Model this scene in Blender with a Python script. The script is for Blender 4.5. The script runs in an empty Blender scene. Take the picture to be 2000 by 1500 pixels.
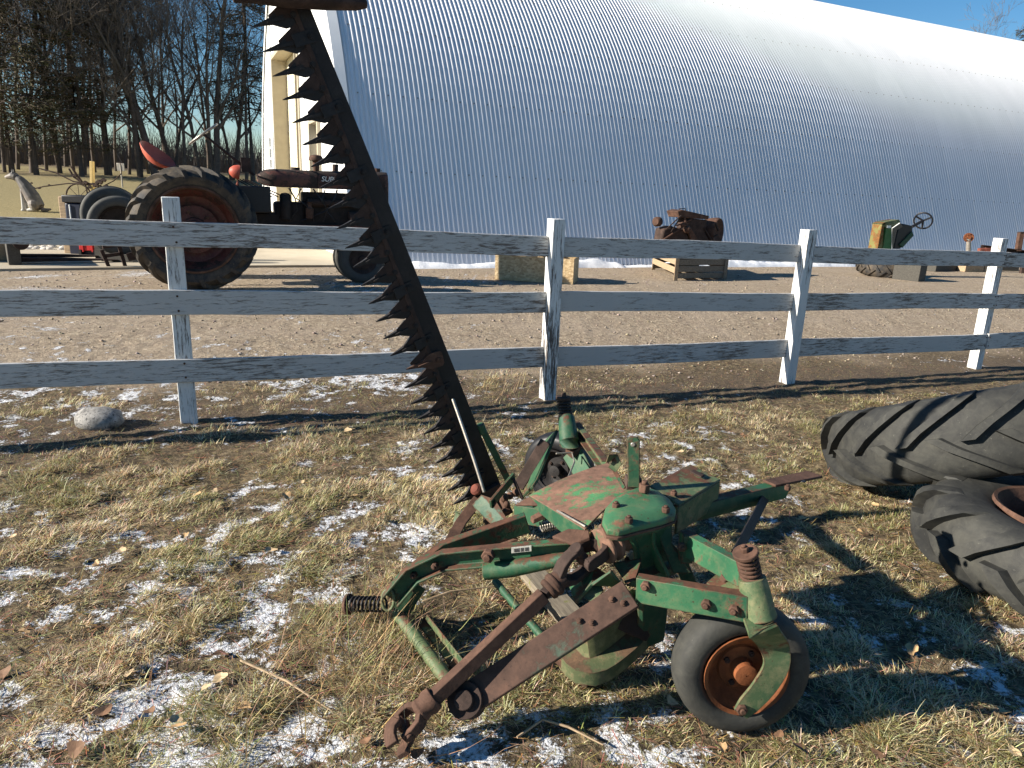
import bpy, math, random
import numpy as np
from mathutils import Vector, Matrix

random.seed(7)
RNG = np.random.default_rng(11)
sc = bpy.context.scene
col = sc.collection

# ------------------------------------------------------------------ camera
F_PX = 1400.0                    # focal length in photo pixels (photo is 2000 x 1500)
CAM_H = 1.5
_dn = np.array([(785 - 1000) / F_PX, -(6035 - 750) / F_PX, -1.0])     # vanishing point of the plumb lines
_up = -_dn / np.linalg.norm(_dn)
_fw = np.array([0, 0, -1.0])
_Y = _fw - _up * _fw.dot(_up); _Y /= np.linalg.norm(_Y)
_X = np.cross(_Y, _up)
RC = np.array([_X, _Y, _up])
CAMP = np.array([0, 0, CAM_H])
cam_d = bpy.data.cameras.new('camera')
cam = bpy.data.objects.new('camera', cam_d)
col.objects.link(cam)
M4 = Matrix([list(RC[0]) + [0], list(RC[1]) + [0], list(RC[2]) + [CAM_H], [0, 0, 0, 1]])
cam.matrix_world = M4
cam_d.sensor_width = 36.0
cam_d.lens = F_PX / 2000 * 36.0
cam_d.clip_start = 0.05
cam_d.clip_end = 4000
sc.camera = cam

# ------------------------------------------------------------------ sky and sun
SUN_AZ, SUN_EL = -105.8, 24.0
w = bpy.data.worlds.new('World'); sc.world = w; w.use_nodes = True
nt = w.node_tree
for n in list(nt.nodes): nt.nodes.remove(n)
wo = nt.nodes.new('ShaderNodeOutputWorld'); bg = nt.nodes.new('ShaderNodeBackground')
sky = nt.nodes.new('ShaderNodeTexSky'); sky.sky_type = 'NISHITA'; sky.sun_disc = False
sky.sun_elevation = math.radians(SUN_EL); sky.sun_rotation = math.radians(SUN_AZ)
sky.altitude = 300; sky.air_density = 1.0; sky.dust_density = 0.05; sky.ozone_density = 2.5
bg.inputs['Strength'].default_value = 0.054
hsv = nt.nodes.new('ShaderNodeHueSaturation'); hsv.inputs['Saturation'].default_value = 1.32
nt.links.new(sky.outputs[0], hsv.inputs['Color']); nt.links.new(hsv.outputs[0], bg.inputs[0]); nt.links.new(bg.outputs[0], wo.inputs[0])
sun_d = bpy.data.lights.new('sun', 'SUN'); sun_d.energy = 5.0; sun_d.angle = math.radians(0.53)
sun_d.color = (1.0, 0.92, 0.80)
sun = bpy.data.objects.new('sun', sun_d); col.objects.link(sun)
_a, _e = math.radians(SUN_AZ), math.radians(SUN_EL)
SUNV = Vector((math.sin(_a) * math.cos(_e), math.cos(_a) * math.cos(_e), math.sin(_e)))
sun.rotation_euler = (-SUNV).to_track_quat('-Z', 'Y').to_euler()
sun.location = SUNV * 50
sc.view_settings.view_transform = 'Standard'
sc.view_settings.look = 'None'
sc.view_settings.exposure = 1.2
sc.view_settings.gamma = 1.0
sc.view_settings.use_curve_mapping = False

# ------------------------------------------------------------------ pixel -> place helpers
def ray(px, py):
    return RC @ np.array([(px - 1000) / F_PX, -(py - 750) / F_PX, -1.0])
def P(px, py, z=0.0):                      # point on the level z seen at a pixel
    r = ray(px, py); t = (z - CAM_H) / r[2]; return CAMP + r * t
def PY(px, py, Y):                         # point at depth Y seen at a pixel
    r = ray(px, py); return CAMP + r * (Y / r[1])
def PL(px, py, p0, n):                     # point on a plane seen at a pixel
    r = ray(px, py); t = np.dot(np.asarray(p0) - CAMP, n) / np.dot(r, n); return CAMP + r * t
def A(*v): return np.array(v, float)
def nrm(v):
    v = np.asarray(v, float); return v / np.linalg.norm(v)
def smooth(a, b, x):
    t = np.clip((np.asarray(x, float) - a) / (b - a), 0, 1); return t * t * (3 - 2 * t)

# ------------------------------------------------------------------ numpy noise
_PERM = np.random.default_rng(5).random((512, 512))
def vnoise(x, y):
    xi = np.floor(x).astype(int); yi = np.floor(y).astype(int)
    fx = x - xi; fy = y - yi
    fx = fx * fx * (3 - 2 * fx); fy = fy * fy * (3 - 2 * fy)
    g = lambda a, b: _PERM[a % 512, b % 512]
    return (g(xi, yi) * (1 - fx) + g(xi + 1, yi) * fx) * (1 - fy) + (g(xi, yi + 1) * (1 - fx) + g(xi + 1, yi + 1) * fx) * fy
def fbm(x, y, s=1.0, o=4):
    v = 0; a = 0.5; tot = 0
    for k in range(o):
        v = v + a * vnoise(x * s + 17.3 * k, y * s + 9.1 * k); tot += a; a *= 0.5; s *= 2.03
    return v / tot

# ------------------------------------------------------------------ materials
def mat(name):
    m = bpy.data.materials.new(name); m.use_nodes = True
    n = m.node_tree.nodes; l = m.node_tree.links
    return m, n, l, n['Principled BSDF']
def nd(n, typ, **kw):
    o = n.new(typ)
    for k, v in kw.items():
        if hasattr(o, k) and k not in o.inputs.keys(): setattr(o, k, v)
        else: o.inputs[k].default_value = v
    return o
def tex(n, l, scale, detail=4, rough=0.6, coord='Object', stretch=None, dist=0.0):
    tc = n.new('ShaderNodeTexCoord'); src = tc.outputs[coord]
    oi = n.new('ShaderNodeObjectInfo'); va = n.new('ShaderNodeVectorMath'); va.operation = 'MULTIPLY_ADD'
    va.inputs[1].default_value = (1, 1, 1); cx = n.new('ShaderNodeCombineXYZ')
    for q, k in enumerate((37.0, 91.0, 53.0)): l.new(mth(n, l, 'MULTIPLY', oi.outputs['Random'], k), cx.inputs[q])
    l.new(src, va.inputs[0]); l.new(cx.outputs[0], va.inputs[2]); src = va.outputs[0]
    if stretch:
        mp = n.new('ShaderNodeMapping'); mp.inputs['Scale'].default_value = stretch
        l.new(src, mp.inputs['Vector']); src = mp.outputs[0]
    t = n.new('ShaderNodeTexNoise'); t.inputs['Scale'].default_value = scale
    t.inputs['Detail'].default_value = detail; t.inputs['Roughness'].default_value = rough
    t.inputs['Distortion'].default_value = dist
    l.new(src, t.inputs['Vector']); return t.outputs['Fac']
def ramp(n, l, fac, stops, interp='LINEAR'):
    r = n.new('ShaderNodeValToRGB'); r.color_ramp.interpolation = interp
    el = r.color_ramp.elements
    while len(el) < len(stops): el.new(0.5)
    for e, (p, c) in zip(el, stops):
        e.position = p; e.color = tuple(c) + (1,) if len(c) == 3 else c
    l.new(fac, r.inputs[0]); return r.outputs[0]
def mixc(n, l, fac, a, b):
    m = n.new('ShaderNodeMix'); m.data_type = 'RGBA'
    for s, v in ((m.inputs[0], fac), (m.inputs[6], a), (m.inputs[7], b)):
        if hasattr(v, 'links') or hasattr(v, 'is_linked'): l.new(v, s)
        elif isinstance(v, (int, float)): s.default_value = v
        else: s.default_value = tuple(v) + (1,)
    return m.outputs[2]
def mth(n, l, op, a, b=None):
    m = n.new('ShaderNodeMath'); m.operation = op
    for s, v in ((m.inputs[0], a), (m.inputs[1], b)):
        if v is None: continue
        if isinstance(v, (int, float)): s.default_value = v
        else: l.new(v, s)
    return m.outputs[0]
def bump(n, l, b, fac, strength=0.3, dist=0.01):
    bp = n.new('ShaderNodeBump'); bp.inputs['Strength'].default_value = strength; bp.inputs['Distance'].default_value = dist
    l.new(fac, bp.inputs['Height']); l.new(bp.outputs[0], b.inputs['Normal'])
W01 = lambda v: ((0, (0, 0, 0)), (1, (1, 1, 1)))
def thr(n, l, fac, a, b):
    return ramp(n, l, fac, ((a, (0, 0, 0)), (b, (1, 1, 1))))

def paint_mat(name, base, faded, rustc=(0.085, 0.038, 0.022), rust=0.5, scale=5.0, rough=0.55, dust=(0.20, 0.19, 0.10), dusty=0.5, edgew=0.16, topw=0.07):
    m, n, l, b = mat(name)
    f1 = tex(n, l, scale, 6, 0.65, dist=0.4); f2 = tex(n, l, scale * 5, 5, 0.7); f3 = tex(n, l, scale * 0.6, 3, 0.5)
    f4 = tex(n, l, scale * 22, 3, 0.6)
    pc = mixc(n, l, thr(n, l, f3, 0.42, 0.62), base, faded)
    pc = mixc(n, l, mth(n, l, 'MULTIPLY', thr(n, l, f2, 0.45, 0.70), dusty), pc, dust)
    rc = ramp(n, l, f2, ((0.3, tuple(c * 0.45 for c in rustc)), (0.55, rustc), (0.8, (rustc[0] * 1.7, rustc[1] * 1.6, rustc[2] * 1.5))))
    s = mth(n, l, 'ADD', mth(n, l, 'MULTIPLY', f1, 0.62), mth(n, l, 'MULTIPLY', f2, 0.38))
    ge = n.new('ShaderNodeNewGeometry'); bvl = n.new('ShaderNodeBevel'); bvl.samples = 3; bvl.inputs['Radius'].default_value = 0.007
    dp = n.new('ShaderNodeVectorMath'); dp.operation = 'DOT_PRODUCT'; l.new(ge.outputs['Normal'], dp.inputs[0]); l.new(bvl.outputs[0], dp.inputs[1])
    edge = mth(n, l, 'MULTIPLY', thr(n, l, mth(n, l, 'SUBTRACT', 1.0, dp.outputs['Value']), 0.01, 0.12), edgew)
    sz = n.new('ShaderNodeSeparateXYZ'); l.new(ge.outputs['Normal'], sz.inputs[0])
    topf = mth(n, l, 'MULTIPLY', thr(n, l, sz.outputs[2], 0.45, 0.95), topw)
    s = mth(n, l, 'ADD', s, mth(n, l, 'ADD', edge, topf))
    k = thr(n, l, s, 1 - rust - 0.03, 1 - rust + 0.03)
    cc = mixc(n, l, k, pc, rc)
    chips = thr(n, l, f4, 0.66, 0.70)
    cc = mixc(n, l, chips, cc, tuple(c * 0.5 for c in rustc))
    l.new(cc, b.inputs['Base Color'])
    rr = mth(n, l, 'ADD', mth(n, l, 'MULTIPLY', k, 0.85 - rough), rough)
    l.new(rr, b.inputs['Roughness'])
    b.inputs['Specular IOR Level'].default_value = 0.35
    bump(n, l, b, mth(n, l, 'ADD', f2, mth(n, l, 'MULTIPLY', k, 0.4)), 0.35, 0.004)
    return m
def rust_mat(name, c=(0.085, 0.045, 0.03), scale=9.0, rough=0.85, var=1.0):
    m, n, l, b = mat(name)
    f = tex(n, l, scale, 6, 0.7, dist=0.3); f2 = tex(n, l, scale * 7, 4, 0.7)
    cc = ramp(n, l, f, ((0.3, tuple(x * (1 - 0.55 * var) for x in c)), (0.52, c), (0.72, tuple(x * (1 + 0.8 * var) for x in c))))
    cc = mixc(n, l, mth(n, l, 'MULTIPLY', thr(n, l, f2, 0.55, 0.7), 0.5), cc, tuple(x * 0.4 for x in c))
    l.new(cc, b.inputs['Base Color']); b.inputs['Roughness'].default_value = rough
    b.inputs['Specular IOR Level'].default_value = 0.3
    bump(n, l, b, mth(n, l, 'ADD', f, f2), 0.4, 0.004)
    return m
def plain_mat(name, c, rough=0.7, var=0.25, scale=12.0, bmp=0.2, metal=0.0, spec=0.4):
    m, n, l, b = mat(name)
    f = tex(n, l, scale, 5, 0.65)
    cc = ramp(n, l, f, ((0.3, tuple(x * (1 - var) for x in c)), (0.7, tuple(min(1, x * (1 + var)) for x in c))))
    l.new(cc, b.inputs['Base Color']); b.inputs['Roughness'].default_value = rough
    b.inputs['Metallic'].default_value = metal; b.inputs['Specular IOR Level'].default_value = spec
    if bmp: bump(n, l, b, f, bmp, 0.006)
    return m
def rubber_mat(name, c=(0.05, 0.051, 0.05), dust=(0.12, 0.118, 0.10), amt=0.5):
    m, n, l, b = mat(name)
    f = tex(n, l, 4, 5, 0.65); f2 = tex(n, l, 60, 4, 0.7); f3 = tex(n, l, 16, 5, 0.7, dist=1.0)
    s = mth(n, l, 'ADD', mth(n, l, 'MULTIPLY', f, 0.6), mth(n, l, 'MULTIPLY', f3, 0.4))
    cc = mixc(n, l, mth(n, l, 'MULTIPLY', thr(n, l, s, 0.4, 0.65), amt), c, dust)
    cc = mixc(n, l, thr(n, l, f2, 0.66, 0.72), cc, tuple(x * 1.5 for x in dust))
    l.new(cc, b.inputs['Base Color']); b.inputs['Roughness'].default_value = 0.72
    b.inputs['Specular IOR Level'].default_value = 0.3
    bump(n, l, b, mth(n, l, 'ADD', f2, f3), 0.25, 0.004)
    return m
def peel_mat(name, stretch, paint=(0.72, 0.73, 0.72), wood=(0.10, 0.085, 0.075), amt=0.45):
    m, n, l, b = mat(name)
    f = tex(n, l, 9, 6, 0.7, stretch=stretch, dist=0.6); f2 = tex(n, l, 1.2, 3, 0.5); f3 = tex(n, l, 40, 4, 0.7, stretch=stretch)
    s = mth(n, l, 'ADD', mth(n, l, 'ADD', mth(n, l, 'MULTIPLY', f, 0.5), mth(n, l, 'MULTIPLY', f2, 0.25)), mth(n, l, 'MULTIPLY', f3, 0.25))
    k = thr(n, l, s, 1 - amt - 0.02, 1 - amt + 0.035)
    wc = ramp(n, l, f3, ((0.3, tuple(x * 0.55 for x in wood)), (0.7, tuple(x * 1.7 for x in wood))))
    pc = ramp(n, l, f2, ((0.3, tuple(x * 0.82 for x in paint)), (0.7, paint)))
    l.new(mixc(n, l, k, pc, wc), b.inputs['Base Color']); b.inputs['Roughness'].default_value = 0.8
    b.inputs['Specular IOR Level'].default_value = 0.25
    bump(n, l, b, mth(n, l, 'SUBTRACT', mth(n, l, 'MULTIPLY', f3, 0.5), k), 0.5, 0.004)
    return m
def wood_mat(name, c, stretch=(1, 10, 10), var=0.5):
    m, n, l, b = mat(name)
    f = tex(n, l, 6, 6, 0.7, stretch=stretch, dist=0.4)
    l.new(ramp(n, l, f, ((0.3, tuple(x * (1 - var) for x in c)), (0.7, tuple(x * (1 + var * 0.6) for x in c)))), b.inputs['Base Color'])
    b.inputs['Roughness'].default_value = 0.85; bump(n, l, b, f, 0.4, 0.006)
    return m
MT = {}
MT['green'] = paint_mat('worn_green_paint', (0.014, 0.070, 0.034), (0.029, 0.118, 0.055), rust=0.415, dusty=0.30, topw=0.12)
MT['green_dusty'] = paint_mat('dusty_green_paint', (0.035, 0.082, 0.040), (0.085, 0.120, 0.055), rust=0.42, dusty=0.9)
MT['green_rusty'] = paint_mat('rusty_green_paint', (0.03, 0.15, 0.06), (0.07, 0.24, 0.095), rustc=(0.18, 0.10, 0.068), rust=0.545, scale=4.0, dusty=0.6, topw=0.0)
MT['green_light'] = paint_mat('sun_faded_green_paint', (0.033, 0.120, 0.055), (0.070, 0.180, 0.085), rustc=(0.13, 0.065, 0.04), rust=0.435, scale=4.0, dusty=0.35, topw=0.0)
MT['green_olive'] = paint_mat('dusty_olive_sheet_paint', (0.045, 0.070, 0.035), (0.085, 0.095, 0.045), rustc=(0.10, 0.06, 0.035), rust=0.46, dusty=0.9)
MT['green_dark'] = paint_mat('dark_green_paint_and_shade', (0.014, 0.060, 0.032), (0.024, 0.085, 0.042), rust=0.42, dusty=0.25)  # own dark green on most parts; on the gearbox it paints in shade
MT['bar_rust'] = paint_mat('rusted_dark_green_paint', (0.03, 0.06, 0.04), (0.05, 0.075, 0.05), rustc=(0.075, 0.042, 0.030), rust=0.58, scale=3.5, dusty=0.2)
MT['rust'] = rust_mat('brown_rust')
MT['rust_dark'] = rust_mat('dark_brown_rust', (0.045, 0.028, 0.022))
MT['rust_orange'] = rust_mat('orange_rust', (0.17, 0.056, 0.020), rough=0.75)
MT['rust_red'] = rust_mat('red_brown_rust', (0.15, 0.045, 0.03))
MT['steel_black'] = rust_mat('blackened_steel', (0.018, 0.016, 0.016), rough=0.6, var=0.7)
MT['steel'] = plain_mat('worn_bare_steel', (0.32, 0.29, 0.25), 0.45, 0.35, 30, 0.1, 0.6)
MT['alu'] = plain_mat('dull_nameplate_metal', (0.42, 0.42, 0.38), 0.5, 0.3, 90, 0.2, 0.3)
MT['rubber'] = rubber_mat('old_rubber')
MT['rubber_grey'] = rubber_mat('weathered_grey_rubber', (0.022, 0.0225, 0.022), (0.066, 0.065, 0.055), 0.8)
MT['rubber_mud'] = rubber_mat('muddy_rubber', (0.022, 0.022, 0.023), (0.16, 0.12, 0.075), 0.55)
MT['rail'] = peel_mat('peeling_white_rail_paint', (0.8, 9, 9), paint=(0.58, 0.57, 0.55), wood=(0.14, 0.118, 0.10), amt=0.470)
MT['post'] = peel_mat('peeling_white_post_paint', (6, 6, 0.5), amt=0.465)
MT['red'] = paint_mat('faded_red_paint', (0.070, 0.014, 0.010), (0.105, 0.030, 0.022), rustc=(0.035, 0.017, 0.012), rust=0.45, dusty=0.2)
MT['red_seat'] = paint_mat('orange_red_paint', (0.42, 0.075, 0.045), (0.50, 0.12, 0.075), rust=0.33, dusty=0.1)  # brighter, more orange red than the rest of the tractor
MT['hood'] = paint_mat('rusted_hood_paint', (0.085, 0.030, 0.022), (0.13, 0.055, 0.038), rustc=(0.032, 0.022, 0.018), rust=0.52, dusty=0.1)
MT['engine'] = rust_mat('greasy_engine_iron', (0.022, 0.016, 0.014), rough=0.7)
MT['white_wall'] = plain_mat('white_wall_paint', (0.80, 0.80, 0.78), 0.6, 0.03, 3, 0.05)
MT['beige'] = plain_mat('beige_trim_paint', (0.40, 0.35, 0.26), 0.6, 0.08, 5, 0.05)
MT['cream'] = plain_mat('cream_door_paint', (0.72, 0.66, 0.50), 0.55, 0.05, 4, 0.05)
MT['wood_grey'] = wood_mat('grey_weathered_wood', (0.17, 0.145, 0.11))
MT['wood_tan'] = wood_mat('tan_weathered_wood', (0.36, 0.26, 0.16))
MT['wood_dark'] = wood_mat('dark_weathered_wood', (0.065, 0.06, 0.05))
MT['wood_new'] = wood_mat('fresh_yellow_wood', (0.55, 0.40, 0.16), (10, 10, 1), 0.15)
MT['black'] = plain_mat('black_plastic', (0.012, 0.012, 0.014), 0.45, 0.2)
MT['blue_dark'] = plain_mat('dark_blue_plastic', (0.012, 0.016, 0.035), 0.4, 0.2)
MT['cherry'] = plain_mat('bright_red_enamel', (0.42, 0.02, 0.02), 0.4, 0.15)
MT['yellow_rust'] = paint_mat('yellow_rusty_paint', (0.15, 0.14, 0.04), (0.20, 0.18, 0.06), rustc=(0.16, 0.07, 0.02), rust=0.5, dusty=0.2)
MT['green_bright'] = paint_mat('bright_green_sheet_paint', (0.03, 0.13, 0.035), (0.055, 0.19, 0.06), rust=0.40, dusty=0.3)
MT['white_trim'] = plain_mat('white_decal', (0.75, 0.76, 0.72), 0.5, 0.15, 40, 0)
def galv():
    m, n, l, b = mat('galvanized_corrugated_steel')
    f = tex(n, l, 1.1, 3, 0.5, stretch=(1, 1, 0.25)); f2 = tex(n, l, 14, 5, 0.7, stretch=(1, 1, 0.1))
    cc = ramp(n, l, f, ((0.3, (0.68, 0.69, 0.695)), (0.7, (0.75, 0.755, 0.76))))
    cc = mixc(n, l, mth(n, l, 'MULTIPLY', thr(n, l, f2, 0.55, 0.8), 0.25), cc, (0.5, 0.52, 0.54))
    oi = n.new('ShaderNodeObjectInfo'); cc = mixc(n, l, mth(n, l, 'MULTIPLY', oi.outputs['Random'], 0.08), cc, (0.55, 0.57, 0.60))
    l.new(cc, b.inputs['Base Color']); b.inputs['Metallic'].default_value = 0.15
    l.new(mth(n, l, 'ADD', mth(n, l, 'MULTIPLY', f2, 0.2), 0.36), b.inputs['Roughness'])
    return m
MT['galv'] = galv()
def glass():
    m, n, l, b = mat('dark_window_glass')
    b.inputs['Base Color'].default_value = (0.03, 0.04, 0.05, 1); b.inputs['Roughness'].default_value = 0.06
    return m
MT['glass'] = glass()
def osb():
    m, n, l, b = mat('oriented_strand_board')
    tc = n.new('ShaderNodeTexCoord'); mp = n.new('ShaderNodeMapping'); mp.inputs['Scale'].default_value = (1, 1, 1.6)
    mp.inputs['Rotation'].default_value = (0, 0.6, 0.3)
    l.new(tc.outputs['Object'], mp.inputs[0])
    v = n.new('ShaderNodeTexVoronoi'); v.inputs['Scale'].default_value = 26; v.inputs['Randomness'].default_value = 1
    l.new(mp.outputs[0], v.inputs['Vector'])
    cc = ramp(n, l, v.outputs['Color'], ((0.0, (0.30, 0.20, 0.10)), (0.5, (0.45, 0.33, 0.18)), (1.0, (0.60, 0.46, 0.28))))
    l.new(cc, b.inputs['Base Color']); b.inputs['Roughness'].default_value = 0.8
    bump(n, l, b, v.outputs['Distance'], 0.4, 0.01)
    return m
MT['osb'] = osb()
def attr_mat(name, attr='tint', rough=0.8, transl=0.0, bscale=0, bstr=0.3):
    m, n, l, b = mat(name)
    a = n.new('ShaderNodeAttribute'); a.attribute_name = attr
    l.new(a.outputs['Color'], b.inputs['Base Color']); b.inputs['Roughness'].default_value = rough
    b.inputs['Specular IOR Level'].default_value = 0.25
    if bscale: bump(n, l, b, tex(n, l, bscale, 5, 0.7), bstr, 0.01)
    if transl:
        t = n.new('ShaderNodeBsdfTranslucent'); l.new(a.outputs['Color'], t.inputs['Color'])
        mx = n.new('ShaderNodeMixShader'); mx.inputs[0].default_value = transl
        l.new(b.outputs[0], mx.inputs[1]); l.new(t.outputs[0], mx.inputs[2])
        l.new(mx.outputs[0], n['Material Output'].inputs[0])
    return m
MT['grass'] = attr_mat('dry_grass_blades', transl=0.32, rough=0.55)
MT['needle'] = attr_mat('spruce_needles', transl=0.12, rough=0.7)
MT['stone'] = attr_mat('border_stone', rough=0.8, bscale=20)
MT['bark'] = rust_mat('tree_bark', (0.10, 0.080, 0.066), 5, 0.9, 0.5)
MT['twig'] = plain_mat('tree_twigs', (0.115, 0.096, 0.080), 0.85, 0.25, 3, 0)
def snow_mat():
    m, n, l, b = mat('old_snow')
    f = tex(n, l, 30, 5, 0.7); f2 = tex(n, l, 6, 4, 0.6)
    l.new(ramp(n, l, f2, ((0.3, (0.70, 0.72, 0.74)), (0.6, (0.86, 0.87, 0.88)))), b.inputs['Base Color'])
    b.inputs['Roughness'].default_value = 0.6; bump(n, l, b, mth(n, l, 'ADD', f, f2), 0.5, 0.02)
    return m
MT['snow'] = snow_mat()
def concrete_mat():
    m, n, l, b = mat('apron_concrete')
    f = tex(n, l, 0.9, 5, 0.6, coord='Object'); f2 = tex(n, l, 25, 4, 0.7)
    cc = ramp(n, l, f, ((0.35, (0.34, 0.29, 0.21)), (0.65, (0.45, 0.39, 0.29))))
    cc = mixc(n, l, mth(n, l, 'MULTIPLY', f2, 0.35), cc, (0.25, 0.21, 0.16))
    l.new(cc, b.inputs['Base Color']); b.inputs['Roughness'].default_value = 0.85
    bump(n, l, b, f2, 0.2, 0.004); return m
MT['concrete'] = concrete_mat()
def rock_mat():
    m, n, l, b = mat('speckled_granite')
    f = tex(n, l, 18, 6, 0.75); f2 = tex(n, l, 70, 3, 0.6)
    cc = ramp(n, l, f, ((0.35, (0.07, 0.068, 0.065)), (0.5, (0.24, 0.23, 0.215)), (0.7, (0.40, 0.385, 0.36))))
    cc = mixc(n, l, thr(n, l, f2, 0.58, 0.64), cc, (0.05, 0.05, 0.05))
    l.new(cc, b.inputs['Base Color']); b.inputs['Roughness'].default_value = 0.8; bump(n, l, b, f, 0.4, 0.01); return m
MT['rock'] = rock_mat()

# ------------------------------------------------------------------ object helpers
ORG = {}
def props(o, label=None, cat=None, group=None, kind=None):
    if label: o['label'] = label
    if cat: o['category'] = cat
    if group: o['group'] = group
    if kind: o['kind'] = kind
    return o
def empty(name, loc, label, cat, group=None):
    o = bpy.data.objects.new(name, None); col.objects.link(o); o.empty_display_size = 0.1
    o.location = Vector(loc); ORG[o] = np.array(loc, float)
    return props(o, label, cat, group)
def np_mesh(name, v, loops, starts, totals, smooth_=False):
    me = bpy.data.meshes.new(name)
    me.vertices.add(len(v)); me.vertices.foreach_set('co', np.asarray(v, np.float32).ravel())
    me.loops.add(len(loops)); me.loops.foreach_set('vertex_index', np.asarray(loops, np.int32))
    me.polygons.add(len(starts))
    me.polygons.foreach_set('loop_start', np.asarray(starts, np.int32))
    try: me.polygons.foreach_set('loop_total', np.asarray(totals, np.int32))
    except Exception: pass
    if smooth_: me.polygons.foreach_set('use_smooth', np.ones(len(starts), bool))
    me.update(calc_edges=True); me.validate()
    return me
def set_tint(me, c, name='tint'):
    a = me.attributes.new(name, 'FLOAT_COLOR', 'POINT')
    c = np.asarray(c, np.float32)
    if c.shape[1] == 3: c = np.hstack([c, np.ones((len(c), 1), np.float32)])
    a.data.foreach_set('color', c.ravel())
def frame(t, up=(0, 0, 1)):
    t = nrm(t); up = np.asarray(up, float)
    s = np.cross(t, up)
    if np.linalg.norm(s) < 1e-6: s = np.cross(t, (1, 0, 0))
    s = nrm(s); u = np.cross(s, t)
    return t, s, u
def circ(r, n=12, ph=0.0):
    return [(r * math.cos(2 * math.pi * i / n + ph), r * math.sin(2 * math.pi * i / n + ph)) for i in range(n)]
def rect(w_, h_):
    return [(-w_ / 2, -h_ / 2), (w_ / 2, -h_ / 2), (w_ / 2, h_ / 2), (-w_ / 2, h_ / 2)]
def chan(w_, h_, t):            # channel: web on the -x side, flanges toward +x
    return [(-w_ / 2, -h_ / 2), (w_ / 2, -h_ / 2), (w_ / 2, -h_ / 2 + t), (-w_ / 2 + t, -h_ / 2 + t),
            (-w_ / 2 + t, h_ / 2 - t), (w_ / 2, h_ / 2 - t), (w_ / 2, h_ / 2), (-w_ / 2, h_ / 2)]
class MB:
    def __init__(s): s.v = []; s.f = []
    def add(s, v, f):
        k = len(s.v); s.v += [tuple(map(float, p)) for p in v]; s.f += [tuple(i + k for i in q) for q in f]; return s
    def sweep(s, pts, prof, up=(0, 0, 1), scales=None, caps=True):
        pts = [np.asarray(p, float) for p in pts]; n = len(prof); V = []
        for i, p in enumerate(pts):
            a = pts[max(i - 1, 0)]; b = pts[min(i + 1, len(pts) - 1)]
            t, sd, u = frame(b - a, up); k = scales[i] if scales else 1.0
            if not hasattr(k, '__len__'): k = (k, k)
            V += [p + sd * (x * k[0]) + u * (y * k[1]) for x, y in prof]
        F = []
        for i in range(len(pts) - 1):
            for j in range(n):
                F.append((i * n + j, i * n + (j + 1) % n, (i + 1) * n + (j + 1) % n, (i + 1) * n + j))
        if caps: F += [tuple(range(n))[::-1], tuple((len(pts) - 1) * n + j for j in range(n))]
        return s.add(V, F)
    def tube(s, pts, r, n=10, up=(0, 0, 1)):
        rs = r if hasattr(r, '__len__') else [r] * len(pts)
        return s.sweep(pts, circ(1.0, n), up, rs)
    def beam(s, a, b, w_, h_, up=(0, 0, 1)): return s.sweep([a, b], rect(w_, h_), up)
    def box(s, c, size, ax=None):
        ax = np.eye(3) if ax is None else np.asarray(ax, float)
        c = np.asarray(c, float); V = []
        for z in (-1, 1):
            for y in (-1, 1):
                for x in (-1, 1): V.append(c + ax[0] * x * size[0] / 2 + ax[1] * y * size[1] / 2 + ax[2] * z * size[2] / 2)
        return s.add(V, [(0, 2, 3, 1), (4, 5, 7, 6), (0, 1, 5, 4), (2, 6, 7, 3), (0, 4, 6, 2), (1, 3, 7, 5)])
    def prism(s, poly, vec):
        poly = [np.asarray(p, float) for p in poly]; vec = np.asarray(vec, float); n = len(poly)
        return s.add(poly + [p + vec for p in poly], [tuple(range(n))[::-1], tuple(range(n, 2 * n))] + [(j, (j + 1) % n, n + (j + 1) % n, n + j) for j in range(n)])
    def loft(s, rings, caps=True):
        n = len(rings[0]); V = [p for r in rings for p in r]; F = []
        for i in range(len(rings) - 1):
            for j in range(n): F.append((i * n + j, i * n + (j + 1) % n, (i + 1) * n + (j + 1) % n, (i + 1) * n + j))
        if caps: F += [tuple(range(n))[::-1], tuple((len(rings) - 1) * n + j for j in range(n))]
        return s.add(V, F)
    def lathe(s, o, ax, prof, n=24, closed=False, a0=0.0, a1=2 * math.pi):
        o = np.asarray(o, float); t, e1, e2 = frame(ax, (0.0123, 0.05, 1) if abs(nrm(ax)[2]) < 0.95 else (0, 1, 0))
        full = abs(a1 - a0 - 2 * math.pi) < 1e-6; m = len(prof); V = []
        N = n if full else n + 1
        for i in range(N):
            a = a0 + (a1 - a0) * i / n
            d = e1 * math.cos(a) + e2 * math.sin(a)
            V += [o + d * r + t * h for r, h in prof]
        F = []
        for i in range(n):
            i2 = (i + 1) % N
            for j in range(m if closed else m - 1):
                j2 = (j + 1) % m
                F.append((i * m + j, i2 * m + j, i2 * m + j2, i * m + j2))
        return s.add(V, F)
    def bolt(s, p, ax, r=0.012, h=0.01):
        p = np.asarray(p, float); ax = nrm(ax)
        s.sweep([p - ax * 0.004, p + ax * h], circ(r, 6)); return s.sweep([p + ax * h, p + ax * h * 1.5], circ(r * 0.55, 8))
    def ball(s, c, r, n=8, m=6):
        r = (r, r, r) if not hasattr(r, '__len__') else r; V = []; F = []
        for i in range(m + 1):
            ph = math.pi * i / m
            for j in range(n):
                th = 2 * math.pi * j / n
                V.append((c[0] + r[0] * math.sin(ph) * math.cos(th), c[1] + r[1] * math.sin(ph) * math.sin(th), c[2] + r[2] * math.cos(ph)))
        for i in range(m):
            for j in range(n): F.append((i * n + j, (i + 1) * n + j, (i + 1) * n + (j + 1) % n, i * n + (j + 1) % n))
        return s.add(V, F)
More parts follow.
